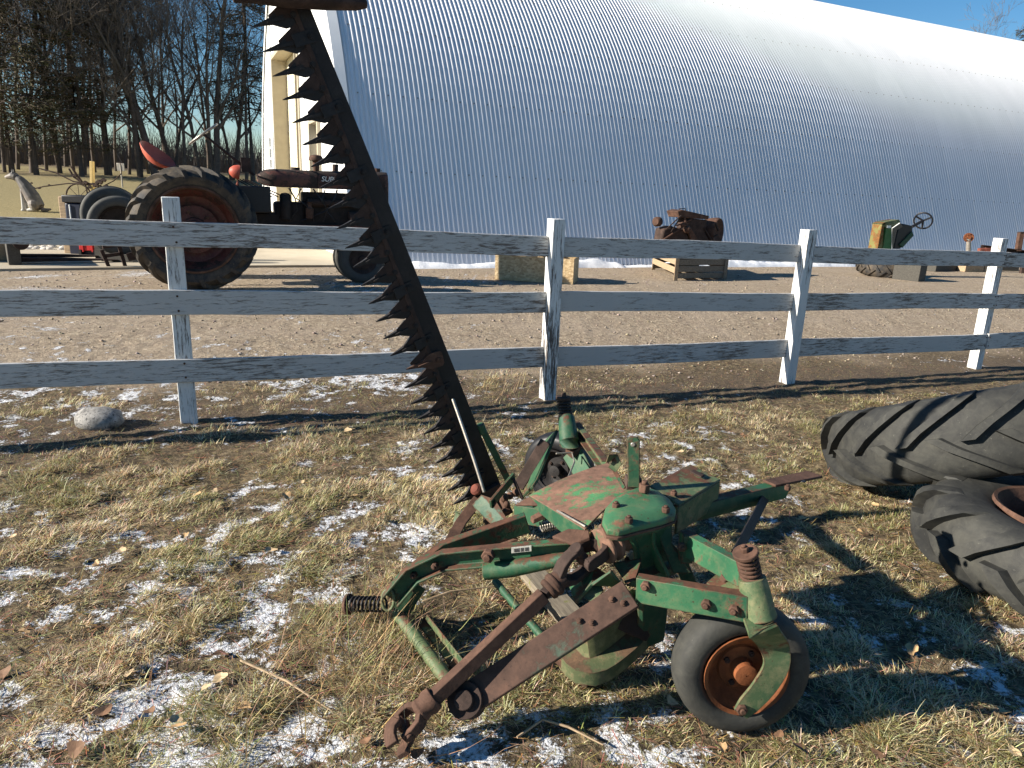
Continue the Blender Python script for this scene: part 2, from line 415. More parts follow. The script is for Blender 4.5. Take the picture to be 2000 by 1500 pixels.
    def mesh(s, name, m, org=(0, 0, 0), ang=38):
        v = np.array(s.v, np.float32).reshape(-1, 3) - np.asarray(org, np.float32)
        me = bpy.data.meshes.new(name); me.from_pydata(v.tolist(), [], s.f); me.validate(); me.update()
        import bmesh
        bm = bmesh.new(); bm.from_mesh(me)
        bmesh.ops.remove_doubles(bm, verts=bm.verts, dist=1e-5)
        bmesh.ops.recalc_face_normals(bm, faces=bm.faces); bm.to_mesh(me); bm.free()
        if ang:
            me.polygons.foreach_set('use_smooth', np.ones(len(me.polygons), bool)); me.set_sharp_from_angle(angle=math.radians(ang))
        if m: me.materials.append(MT[m])
        return me
    def build(s, name, m, parent=None, ang=38, bev=0.0, **pr):
        if parent is not None: org = ORG[parent]
        else: org = np.array(s.v).min(0) * [0.5, 0.5, 1] + np.array(s.v).max(0) * [0.5, 0.5, 0]
        me = s.mesh(name, m, org, ang)
        o = bpy.data.objects.new(name, me); col.objects.link(o)
        if parent is not None: o.parent = parent
        else: o.location = Vector(org)
        ORG[o] = np.array(org, float)
        if bev:
            b = o.modifiers.new('bevel', 'BEVEL'); b.width = bev; b.segments = 2; b.limit_method = 'ANGLE'; b.angle_limit = math.radians(40)
        return props(o, **pr)
def place(name, me, parent, world):
    o = bpy.data.objects.new(name, me); col.objects.link(o)
    if parent is not None:
        o.parent = parent; world = Matrix.Translation(Vector(-ORG[parent])) @ world
    o.matrix_local = world
    return o
def copy_tree(o, parent=None):
    c = o.copy(); col.objects.link(c); c.parent = parent
    for ch in o.children: copy_tree(ch, c)
    return c

# ------------------------------------------------------------------ terrain
FB = [P(370, 828), P(1075, 782, -0.026), P(1545, 752, -0.075), P(1912, 722, -0.125)]            # feet of the four fence posts
FD = nrm((FB[3] - FB[0]) * A(1, 1, 0)); FN = A(-FD[1], FD[0], 0)                        # along the fence, and away from the camera
BAZ = math.radians(65.5)
BAX = A(math.sin(BAZ), math.cos(BAZ), 0); BWD = A(-math.cos(BAZ), math.sin(BAZ), 0)   # barn: along its length, across it
BC = P(697, 518, 0.2)                                                    # near corner of the barn
def gz(x, y):
    x = np.asarray(x, float); y = np.asarray(y, float)
    s = (x - FB[0][0]) * FN[0] + (y - FB[0][1]) * FN[1]
    wd = x * BWD[0] + y * BWD[1]
    z = 0.18 * smooth(0.3, 3.0, s)
    al = (x - FB[0][0]) * FD[0] + (y - FB[0][1]) * FD[1]
    z = z - 0.0195 * np.clip(al - 1.2, 0, 9) * smooth(4.0, 0.5, s)
    u = np.clip(wd - 14.0, 0, 46)
    return z + 0.047 * np.where(u < 4, u * u / 8, u - 2)
def G(x, y): return A(x, y, float(gz(x, y)))

def tuft_field(x, y):                                    # where grass mounds stand (also shapes the ground)
    return fbm(x, y, 5.0, 3) * 0.6 + fbm(x + 40, y, 13.0, 2) * 0.4
def snow_field(x, y):
    return 0.5 + (fbm(x + 90, y + 3, 0.9, 2) - 0.5) * 0.30 + (fbm(x, y + 70, 12.0, 3) - 0.5) * 0.62 + 0.04 * smooth(0.5, -0.3, x) * smooth(3.6, 2.6, y) + 0.03 * smooth(2.2, 1.6, y) + 0.05 * smooth(-0.8, -3.0, x) * smooth(4.6, 5.2, y) - 0.12 * smooth(0.1, 0.6, x) * smooth(2.4, 2.9, y)
def make_ground():
    def axis(c, h, fine, hi, grow=1.09):
        a = list(np.arange(-h, h, fine)); st = fine; p = h
        right = []
        while p < hi: right.append(p); st *= grow; p += st
        right.append(hi)
        return np.array([c - q for q in right[::-1]] + [c + q for q in a] + [c + q for q in right])
    xs = np.unique(np.round(axis(0.6, 4.6, 0.03, 900), 4)); ys = np.unique(np.round(axis(3.4, 2.7, 0.03, 900), 4))
    X, Y = np.meshgrid(xs, ys); nx, ny = len(xs), len(ys)
    s = (X - FB[0][0]) * FN[0] + (Y - FB[0][1]) * FN[1]; wd = X * BWD[0] + Y * BWD[1]
    Z = gz(X, Y)
    near = smooth(0.8, -0.2, s) * smooth(12, 7, np.hypot(X, Y))
    tf = tuft_field(X, Y)
    Z = Z + near * (tf - 0.5) * 0.055 + (fbm(X, Y, 0.6, 3) - 0.5) * 0.03 * smooth(14, 8, np.hypot(X, Y))
    Z = Z + (fbm(X, Y, 9, 3) - 0.5) * 0.02 * smooth(0.5, 1.5, s) * smooth(16, 9, np.hypot(X, Y))
    v = np.stack([X, Y, Z], -1).reshape(-1, 3)
    i = np.arange(nx * ny).reshape(ny, nx)
    q = np.stack([i[:-1, :-1], i[:-1, 1:], i[1:, 1:], i[1:, :-1]], -1).reshape(-1, 4)
    me = np_mesh('ground', v, q.ravel(), np.arange(len(q)) * 4, np.full(len(q), 4), True)
    grav = smooth(0.5, 1.3, s + (fbm(X, Y, 1.5, 3) - 0.5) * 1.2) * smooth(17.2, 16.2, wd + (fbm(X, Y, 1.0, 2) - 0.5))
    lawn = smooth(16.5, 17.2, wd)
    field = smooth(54, 57, wd) + smooth(43.4, 43.8, wd) * smooth(46.5, 46.0, wd) * 0.6
    reg = np.stack([grav, lawn, np.clip(field, 0, 1)], -1).reshape(-1, 3)
    set_tint(me, reg, 'region')
    sn = snow_field(X, Y) - 0.10 * (tf - 0.5) * near
    soil = smooth(0.75, -0.1, s) * 0 + np.exp(-((s - 0.05) / 0.55) ** 2)      # bare trodden earth along the fence
    set_tint(me, np.stack([sn, soil, near], -1).reshape(-1, 3), 'cover')
    m, n, l, b = mat('yard_ground')
    ar = n.new('ShaderNodeAttribute'); ar.attribute_name = 'region'
    ac = n.new('ShaderNodeAttribute'); ac.attribute_name = 'cover'
    sr = n.new('ShaderNodeSeparateColor'); l.new(ar.outputs['Color'], sr.inputs[0])
    sv = n.new('ShaderNodeSeparateColor'); l.new(ac.outputs['Color'], sv.inputs[0])
    f1 = tex(n, l, 1.3, 5, 0.65); f2 = tex(n, l, 22, 5, 0.75); f3 = tex(n, l, 90, 4, 0.75); f4 = tex(n, l, 7, 5, 0.7); f5 = tex(n, l, 48, 4, 0.75)
    thatch = ramp(n, l, f2, ((0.34, (0.028, 0.021, 0.013)), (0.48, (0.11, 0.082, 0.048)), (0.60, (0.24, 0.185, 0.108)), (0.72, (0.38, 0.30, 0.185))))
    earth = ramp(n, l, f3, ((0.3, (0.030, 0.022, 0.016)), (0.5, (0.095, 0.070, 0.049)), (0.7, (0.24, 0.185, 0.125))))
    near_c = mixc(n, l, mth(n, l, 'MULTIPLY', sv.outputs[1], 0.9), thatch, earth)
    gv = n.new('ShaderNodeTexVoronoi'); gv.inputs['Scale'].default_value = 38
    tc = n.new('ShaderNodeTexCoord'); l.new(tc.outputs['Object'], gv.inputs['Vector'])
    gcol = ramp(n, l, gv.outputs['Color'], ((0.0, (0.16, 0.125, 0.088)), (0.5, (0.32, 0.255, 0.178)), (0.85, (0.43, 0.35, 0.25)), (1.0, (0.57, 0.48, 0.37))))
    gcol = mixc(n, l, mth(n, l, 'MULTIPLY', thr(n, l, f4, 0.42, 0.68), 0.7), gcol, (0.25, 0.19, 0.138))
    gcol = mixc(n, l, mth(n, l, 'MULTIPLY', thr(n, l, f1, 0.45, 0.62), 0.45), gcol, (0.36, 0.29, 0.22))
    lawn_c = ramp(n, l, f2, ((0.3, (0.15, 0.12, 0.055)), (0.55, (0.30, 0.245, 0.12)), (0.75, (0.44, 0.375, 0.21))))
    field_c = ramp(n, l, f1, ((0.35, (0.12, 0.085, 0.055)), (0.65, (0.20, 0.15, 0.10))))
    c = mixc(n, l, sr.outputs[0], near_c, gcol)
    c = mixc(n, l, sr.outputs[1], c, lawn_c); c = mixc(n, l, sr.outputs[2], c, field_c)
    # snow lies in the hollows
    s1 = mth(n, l, 'ADD', sv.outputs[0], mth(n, l, 'MULTIPLY', mth(n, l, 'SUBTRACT', f2, 0.5), 0.75))
    s1 = mth(n, l, 'ADD', s1, mth(n, l, 'MULTIPLY', mth(n, l, 'SUBTRACT', f3, 0.5), 0.50))
    base_t = mth(n, l, 'ADD', 0.548, mth(n, l, 'MULTIPLY', sr.outputs[0], 0.112))
    base_t = mth(n, l, 'ADD', base_t, mth(n, l, 'MULTIPLY', sv.outputs[1], 0.05))
    base_t = mth(n, l, 'ADD', base_t, mth(n, l, 'MULTIPLY', mth(n, l, 'ADD', sr.outputs[1], sr.outputs[2]), 1.0))
    k = mth(n, l, 'MULTIPLY', mth(n, l, 'SUBTRACT', s1, base_t), 22.0)
    kc = n.new('ShaderNodeClamp'); l.new(k, kc.inputs[0])
    c = mixc(n, l, mth(n, l, 'MULTIPLY', mth(n, l, 'MULTIPLY', kc.outputs[0], thr(n, l, f5, 0.36, 0.52)), 0.95), c, (0.76, 0.78, 0.81))
    l.new(c, b.inputs['Base Color']); b.inputs['Roughness'].default_value = 0.9; b.inputs['Specular IOR Level'].default_value = 0.2
    h = mth(n, l, 'ADD', mth(n, l, 'ADD', f2, mth(n, l, 'MULTIPLY', f3, 0.5)), mth(n, l, 'MULTIPLY', kc.outputs[0], 0.4))
    bump(n, l, b, h, 0.9, 0.02)
    me.materials.append(m)
    o = bpy.data.objects.new('ground', me); col.objects.link(o); props(o, kind='structure')
make_ground()

# concrete apron in front of the barn doors
def make_apron():
    mb = MB(); e0 = P(697, 521, 0.2) - BWD * 0.0
    pts = [BC - BAX * 0.02 - BWD * 0.1, P(500, 520, 0.2), P(0, 527, 0.2), P(-260, 540, 0.2), P(-260, 474, 0.2), BC + BWD * 6 - BAX * 4.2, BC + BWD * 6 - BAX * 0.02]
    mb.prism([A(p[0], p[1], 0.0) for p in pts], (0, 0, 0.215))
    o = mb.build('concrete_apron', 'concrete', kind='structure')
make_apron()

# ------------------------------------------------------------------ fence
def make_fence():
    root = empty('board_fence', FB[0], 'white three rail board fence with peeling paint between grass and driveway', 'fence')
    step = (FB[3] - FB[0]) / 3
    feet = [FB[0] - step * 1.0, FB[0], FB[1], FB[2], FB[3], FB[3] + step * 1.0]
    pxtop = [None, (332, 385), (1094, 428), (1590, 449), (1966, 466), None]
    pxfoot = [None, (370, 828), (1076, 782), (1546, 752), (1913, 722), None]
    rr = random.Random(3)
    for i, f in enumerate(feet):
        if pxtop[i] is None: top = f + A(0, 0, 1.36)
        else: top = PL(*pxtop[i], f, FN)
        hw = 0.05
        low = f - A(0, 0, 0.15)
        mb = MB()
        ax_ = (FD, FN)
        rings = []
        for k in range(7):
            c = low + (top - low) * (k / 6); j = [rr.uniform(-0.002, 0.002) for _ in range(8)]
            rings.append([c + FD * (sx * hw + j[q]) + FN * (sy * hw + j[q + 4] + 0.055) for q, (sx, sy) in enumerate(((-1, -1), (1, -1), (1, 1), (-1, 1)))])
        mb.loft(rings); mb.build('post', 'post', root, bev=0.004)
    # boards: z of upper and lower edge read off at the ends of the picture
    pl0 = FB[0] - FN * 0.02
    spec = [((0, 418, 472), (1085, 464, 503.5), (2000, 494, 522)),
            ((0, 566.5, 619), (1085, 572, 612), (2000, 573, 601)),
            ((0, 712, 762), (1085, 678, 716), (2000, 650, 679))]
    joints = [feet[0], feet[2], feet[4], feet[5] + step * 0.6]
    for ri, row in enumerate(spec):
        ss, zt, zb = [], [], []
        for (x, a, b_) in row:
            p = PL(x, a, pl0, FN); q = PL(x, b_, pl0, FN)
            ss.append(np.dot(p - FB[0], FD)); zt.append(p[2]); zb.append(q[2])
        ctop = np.polyfit(ss, zt, 1); cbot = np.polyfit(ss, zb, 1)
        for k in range(3):
            s0 = np.dot(joints[k] - FB[0], FD) + 0.002; s1 = np.dot(joints[k + 1] - FB[0], FD) - 0.002
            n = 26; V = []; mb = MB(); rings = []
            L = s1 - s0
            for i in range(n + 1):
                s_ = s0 + L * i / n
                wv = 0.006 * math.sin(s_ * 1.7 + ri * 2 + k) ; wy = 0.006 * math.sin(s_ * 1.1 + ri + 3 * k)
                a = np.polyval(ctop, s_) + wv + (rr.random() - 0.5) * 0.004; b_ = np.polyval(cbot, s_) + wv + (rr.random() - 0.5) * 0.004
                rings.append([A(s_ - s0, -0.012 + wy, b_), A(s_ - s0, -0.012 + wy, a), A(s_ - s0, 0.013 + wy, a), A(s_ - s0, 0.013 + wy, b_)])
            mb.loft(rings)
            me = mb.mesh('rail', 'rail')
            o0 = FB[0] + FD * s0 - FN * 0.012
            o = place('rail', me, root, Matrix([[FD[0], FN[0], 0, o0[0]], [FD[1], FN[1], 0, o0[1]], [0, 0, 1, 0], [0, 0, 0, 1]]))
            bv = o.modifiers.new('bevel', 'BEVEL'); bv.width = 0.003; bv.segments = 1; bv.limit_method = 'ANGLE'
            for f_ in feet:
                sf = np.dot(f_ - FB[0], FD)
                if not (s0 - 0.06 < sf < s1 + 0.06): continue
                for q in (-0.045, 0.045):
                    sn_ = min(max(sf + rr.uniform(-0.012, 0.012), s0 + 0.02), s1 - 0.02); zc = (np.polyval(ctop, sn_) + np.polyval(cbot, sn_)) / 2 + q
                    pn = FB[0] + FD * sn_ - FN * 0.012 + FN * (0.006 * math.sin(sn_ * 1.1 + ri + 3 * k)); pn[2] = zc
                    nb = MB(); nb.sweep([pn - FN * 0.0125, pn - FN * 0.0165], circ(0.007, 7)); nb.build('nail', 'rust', root)
make_fence()

# ------------------------------------------------------------------ barn
PROF = [(0.0, 0.12), (0.27, 0.8), (0.59, 1.6), (0.95, 2.5), (1.36, 3.5), (1.9, 4.4), (2.5, 5.1), (3.3, 5.9), (4.2, 6.65), (5.3, 7.3), (6.6, 7.85), (8.0, 8.15)]
BW = 16.0
_pt = np.array(PROF)
_sl = np.concatenate([[0], np.cumsum(np.hypot(*np.diff(_pt, axis=0).T))])
def prof_at(n):
    # smooth resampling of the half arch
    s = np.linspace(0, _sl[-1], n); t = np.interp(s, _sl, _pt[:, 0]); z = np.interp(s, _sl, _pt[:, 1])
    for _ in range(6):
        t[1:-1] = (t[:-2] + 2 * t[1:-1] + t[2:]) / 4; z[1:-1] = (z[:-2] + 2 * z[1:-1] + z[2:]) / 4
    return t, z
BT, BZ = prof_at(34)
def arch_z(t):
    t = min(t, BW - t); return float(np.interp(t, BT, BZ))
def make_barn():
    root = empty('arched_barn', BC, 'long arched barn of corrugated metal with white front wall and cream overhead door', 'barn')
    L = 36.0; pitch = 0.0935; per = 9; ns = int(L / (pitch * per))
    dt = np.gradient(BT); dz = np.gradient(BZ); ln = np.hypot(dt, dz); nt_, nz_ = -dz / ln, dt / ln
    def rib(u):          # rib height over one pitch
        return 0.0138 * np.cos(2 * np.pi * u)
    sub = 10
    for side in (0, 1):
        if side == 1:      # the far slope: same sheets, joined, as nothing of it shows
            us = np.arange(0, L, pitch * per); T = BW - BT; NT = -nt_
            V = np.array([BC + BAX * u + BWD * T[j] + A(0, 0, BZ[j] - 0.2) for u in list(us) + [L] for j in range(len(BT))])
            V[:, 2] += 0
            n = len(BT); F = [(i * n + j, i * n + j + 1, (i + 1) * n + j + 1, (i + 1) * n + j) for i in range(len(us)) for j in range(n - 1)]
            mb = MB(); mb.add(V, F); mb.build('far_roof_slope', 'galv', root, ang=60); continue
        one = np.arange(10) / 10
        u = np.concatenate([one + q for q in range(per)] + [per + one[:4]])
        h = rib(u)
        for k in range(ns):
            base = k * per * pitch
            wob = 0.0025
            hh = h + np.linspace(0.0015, 0.0, len(u))
            U = base + u * pitch
            V = (BC[None, None, :] + BAX[None, None, :] * U[:, None, None] + BWD[None, None, :] * (BT[None, :, None] + nt_[None, :, None] * hh[:, None, None])
                 + A(0, 0, 1)[None, None, :] * (BZ[None, :, None] - BC[2] + nz_[None, :, None] * hh[:, None, None]))
            V[:, :, 2] += 0.0
            nu, nv = V.shape[:2]; i = np.arange(nu * nv).reshape(nu, nv)
            q = np.stack([i[:-1, :-1], i[1:, :-1], i[1:, 1:], i[:-1, 1:]], -1).reshape(-1, 4)
            me = np_mesh('roof_sheet', V.reshape(-1, 3) - BC, q.ravel(), np.arange(len(q)) * 4, np.full(len(q), 4), True)
            me.materials.append(MT['galv'])
            o = bpy.data.objects.new('roof_sheet', me); col.objects.link(o); o.parent = root
    # screw rows
    mb = MB()
    for j in (5, 9, 13, 17, 21):
        for k in range(0, int(L / pitch), 3):
            c = BC + BAX * (k + 0.5) * pitch + BWD * BT[j] + A(0, 0, BZ[j] - BC[2])
            nn = BWD * nt_[j] + A(0, 0, nz_[j])
            mb.sweep([c - nn * 0.002, c + nn * 0.010], circ(0.013, 5))
    mb.build('roof_screws', 'steel', root, kind='stuff')
    # dark sill under the sheets
    mb = MB(); mb.box(BC + BAX * L / 2 + BWD * 0.16 + A(0, 0, -0.12), (L, 0.24, 0.24), (BAX, BWD, A(0, 0, 1))); mb.build('sill', 'wood_dark', root)
    # flashing along the front arch
    mb = MB()
    path = [BC - BAX * 0.0 + BWD * BT[j] + A(0, 0, BZ[j] - BC[2]) for j in range(len(BT))] + [BC + BWD * (BW - BT[j]) + A(0, 0, BZ[j] - BC[2]) for j in range(len(BT) - 2, -1, -1)]
    cen = BC + BWD * BW / 2 + A(0, 0, 2.0)
    rings = []
    for p in path:
        o_ = nrm(p - cen); r0 = p + o_ * 0.035
        rings.append([r0 - BAX * 0.05, r0 + BAX * 0.14, r0 + BAX * 0.14 - o_ * 0.02, r0 - BAX * 0.035 - o_ * 0.02, r0 - BAX * 0.035 - o_ * 0.16, r0 - BAX * 0.05 - o_ * 0.16])
    mb.loft(rings); mb.build('edge_flashing', 'white_wall', root, ang=30)
    # front wall with openings
    ops = [(6.2, 10.9, -0.3, 5.1), (3.3, 4.5, -0.3, 2.9), (12.15, 13.1, 1.95, 3.0)]
    cuts = sorted(set([0.02] + [o_[0] for o_ in ops] + [o_[1] for o_ in ops] + list(np.linspace(0.3, BW - 0.3, 28)) + [BW - 0.02]))
    mb = MB(); fo = BC.copy(); fo[2] = 0
    W = lambda t, z, d=0.0: fo + BWD * t + BAX * d + A(0, 0, z)
    for a, b_ in zip(cuts[:-1], cuts[1:]):
        m_ = (a + b_) / 2; spans = [(-0.3, None)]
        for (t0, t1, z0, z1) in ops:
            if t0 < m_ < t1:
                spans = ([] if z0 <= -0.29 else [(-0.3, z0)]) + [(z1, None)]
        for z0, z1 in spans:
            za = arch_z(a) if z1 is None else z1; zb = arch_z(b_) if z1 is None else z1
            mb.prism([W(a, z0), W(b_, z0), W(b_, max(zb, z0 + 0.01)), W(a, max(za, z0 + 0.01))], BAX * 0.12)
    mb.build('front_wall', 'white_wall', root, ang=20)
    mb = MB(); mb.prism([W(t, -0.3, L - 0.2) for t in (0.05, BW - 0.05)] + [W(t, arch_z(t) - 0.03, L - 0.2) for t in np.linspace(BW - 0.05, 0.05, 30)], BAX * 0.1); mb.build('rear_wall', 'white_wall', root, ang=20)
    # battens on the wall
    AXW = (BWD, BAX, A(0, 0, 1))
    for t in (1.6, 5.3, 11.6, 14.2):
        mb = MB(); mb.box(W(t, (arch_z(t) - 0.35) / 2, -0.012), (0.05, 0.02, arch_z(t) - 0.4), AXW); mb.build('wall_batten', 'white_wall', root)
    # overhead door, recessed
    d = 0.34; tc_, wd_ = 8.55, 4.72
    for i in range(8):
        z0 = 0.15 + i * 0.61; z1 = min(z0 + 0.6, 4.98)
        mb = MB(); mb.box(W(tc_, (z0 + z1) / 2, d + 0.03), (wd_, 0.05, z1 - z0), AXW)
        for zz in (z0 + 0.15, z0 + 0.3, z0 + 0.45):
            mb.box(W(tc_, zz, d + 0.002), (wd_, 0.02, 0.012), AXW)
        dp = mb.build('door_panel', 'cream', root)
        if i == 3:
            mb = MB(); mb.box(W(7.75, z0 + 0.15, d - 0.012), (0.42, 0.02, 0.62), AXW); mb.build('door_window', 'black', dp)
    for t in (6.2, 10.9):
        mb = MB(); sgn = 1 if t < 8 else -1
        mb.box(W(t + sgn * 0.03, 2.4, 0.15), (0.06, 0.46, 5.2), AXW); mb.build('door_jamb', 'beige', root)
        mb = MB(); mb.box(W(t - sgn * 0.08, 2.4, -0.02), (0.16, 0.035, 5.5), AXW); mb.build('door_trim', 'beige', root)
    mb = MB(); mb.box(W(tc_, 5.04, 0.15), (4.58, 0.46, 0.12), AXW); mb.build('door_header', 'beige', root)
    # walk-in door
    mb = MB(); mb.box(W(3.9, 1.3, 0.16), (1.0, 0.05, 2.6), AXW); wdr = mb.build('walk_in_door', 'white_wall', root)
    mb = MB(); mb.box(W(3.9, 1.85, 0.128), (0.6, 0.02, 1.2), AXW); mb.build('door_pane', 'glass', wdr)
    for t in (3.35, 4.45):
        mb = MB(); mb.box(W(t, 1.3, 0.05), (0.12, 0.24, 3.1), AXW); mb.build('door_frame', 'beige', root)
    mb = MB(); mb.box(W(3.9, 2.86, 0.05), (0.98, 0.23, 0.12), AXW); mb.build('door_frame', 'beige', root)
    # window with shutters
    mb = MB(); mb.box(W(12.625, 2.475, 0.07), (0.94, 0.02, 1.05), AXW); wn = mb.build('window', 'glass', root)
    mb = MB()
    for t in (12.18, 12.625, 13.07): mb.box(W(t, 2.475, 0.03), (0.06, 0.07, 1.04), AXW)
    for z in (1.98, 2.30, 2.63, 2.97): mb.box(W(12.625, z, 0.028), (0.93, 0.06, 0.05), AXW)
    mb.build('window_frame', 'white_wall', wn)
    for t in (11.9, 13.35):
        mb = MB(); mb.box(W(t, 2.475, -0.02), (0.36, 0.035, 1.15), AXW)
        for i in range(13): mb.box(W(t, 1.99 + i * 0.08, -0.042), (0.28, 0.015, 0.04), (BWD, nrm(BAX * 0.87 + A(0, 0, 0.5)), nrm(A(0, 0, 0.87) - BAX * 0.5)))
        mb.build('shutter', 'white_wall', root)
make_barn()
def snow_bank():
    xs = np.arange(0.3, 30, 0.06); V = []; prof = np.linspace(-1, 1, 9)
    rings = []
    for u in xs:
        h = 0.05 + 0.13 * fbm(np.array(u), np.array(3.0), 2.2, 3) ** 1.3 * 1.4; wdt = 0.16 + 0.12 * fbm(np.array(u), np.array(9.0), 1.2, 2)
        if 5.2 < u < 6.4: h *= 0.5
        c = BC + BAX * u - BWD * (0.22)
        rings.append([c - BWD * (wdt * q) + A(0, 0, -0.04 + h * (1 - q * q) * (0.85 + 0.3 * float(fbm(np.array(u * 3), np.array(q * 2 + 5), 2, 2)))) for q in prof])
    mb = MB(); mb.loft(rings, caps=False); mb.build('snow_bank', 'snow', ang=80, kind='stuff', label='bank of old snow along the foot of the barn', cat='snow')
snow_bank()

# ------------------------------------------------------------------ sickle bar mower
UPV = A(0, 0, 1.0)
def spline(pts, n):
    pts = [A(*p) for p in pts]; e = [2 * pts[0] - pts[1]] + pts + [2 * pts[-1] - pts[-2]]; out = []
    for i in range(1, len(e) - 2):
        for k in range(n):
            t = k / n; a, b, c, d = e[i - 1], e[i], e[i + 1], e[i + 2]
            out.append(0.5 * (2 * b + (c - a) * t + (2 * a - 5 * b + 4 * c - d) * t * t + (3 * b - a - 3 * c + d) * t ** 3))
    return out + [pts[-1]]
def coil(mb, a, b, r, wire, turns, n=10):
    a, b = A(*a), A(*b); t, e1, e2 = frame(b - a); N = int(turns * n)
    mb.tube([a + (b - a) * i / N + (e1 * math.cos(2 * math.pi * i / n) + e2 * math.sin(2 * math.pi * i / n)) * r for i in range(N + 1)], wire, 6)
def wheel_parts(parent, c, ax, R, Wd, rr, tyre_m, rim_m, name='caster_wheel'):
    ax = nrm(ax); mb = MB()
    prof = []
    for i in range(20):
        a = 2 * math.pi * i / 20; pw = lambda q: math.copysign(abs(q) ** 0.8, q)
        prof.append(((R + rr) / 2 + (R - rr) / 2 * pw(math.cos(a)), Wd / 2 * pw(math.sin(a))))
    mb.lathe(c, ax, prof, 40, closed=True)
    ty = mb.build(name, tyre_m, parent, ang=60)
    mb = MB()
    mb.lathe(c, ax, [(rr * 1.0, -Wd * 0.46), (rr * 1.10, -Wd * 0.50), (rr * 1.09, -Wd * 0.42), (rr * 0.97, -Wd * 0.36), (rr * 0.86, -Wd * 0.15), (rr * 0.62, -Wd * 0.02), (rr * 0.58, 0.0), (rr * 0.30, 0.0), (rr * 0.28, Wd * 0.45), (rr * 0.16, Wd * 0.47), (0.002, Wd * 0.47)], 36)
    mb.lathe(c, ax, [(rr * 1.0, Wd * 0.46), (rr * 1.10, Wd * 0.50), (rr * 1.09, Wd * 0.42), (rr * 0.97, Wd * 0.36), (rr * 0.86, Wd * 0.15), (rr * 0.62, Wd * 0.04), (rr * 0.58, 0.012), (rr * 0.30, 0.012)], 36)
    mb.build('rim', rim_m, ty, ang=45)
    for k in range(4):
        t, e1, e2 = frame(ax); a = k * math.pi / 2 + 0.5; mb = MB()
        mb.bolt(c + (e1 * math.cos(a) + e2 * math.sin(a)) * rr * 0.46 + ax * 0.012, ax, 0.009, 0.008)
        mb.build('lug_bolt', 'rust_dark', ty)
    return ty

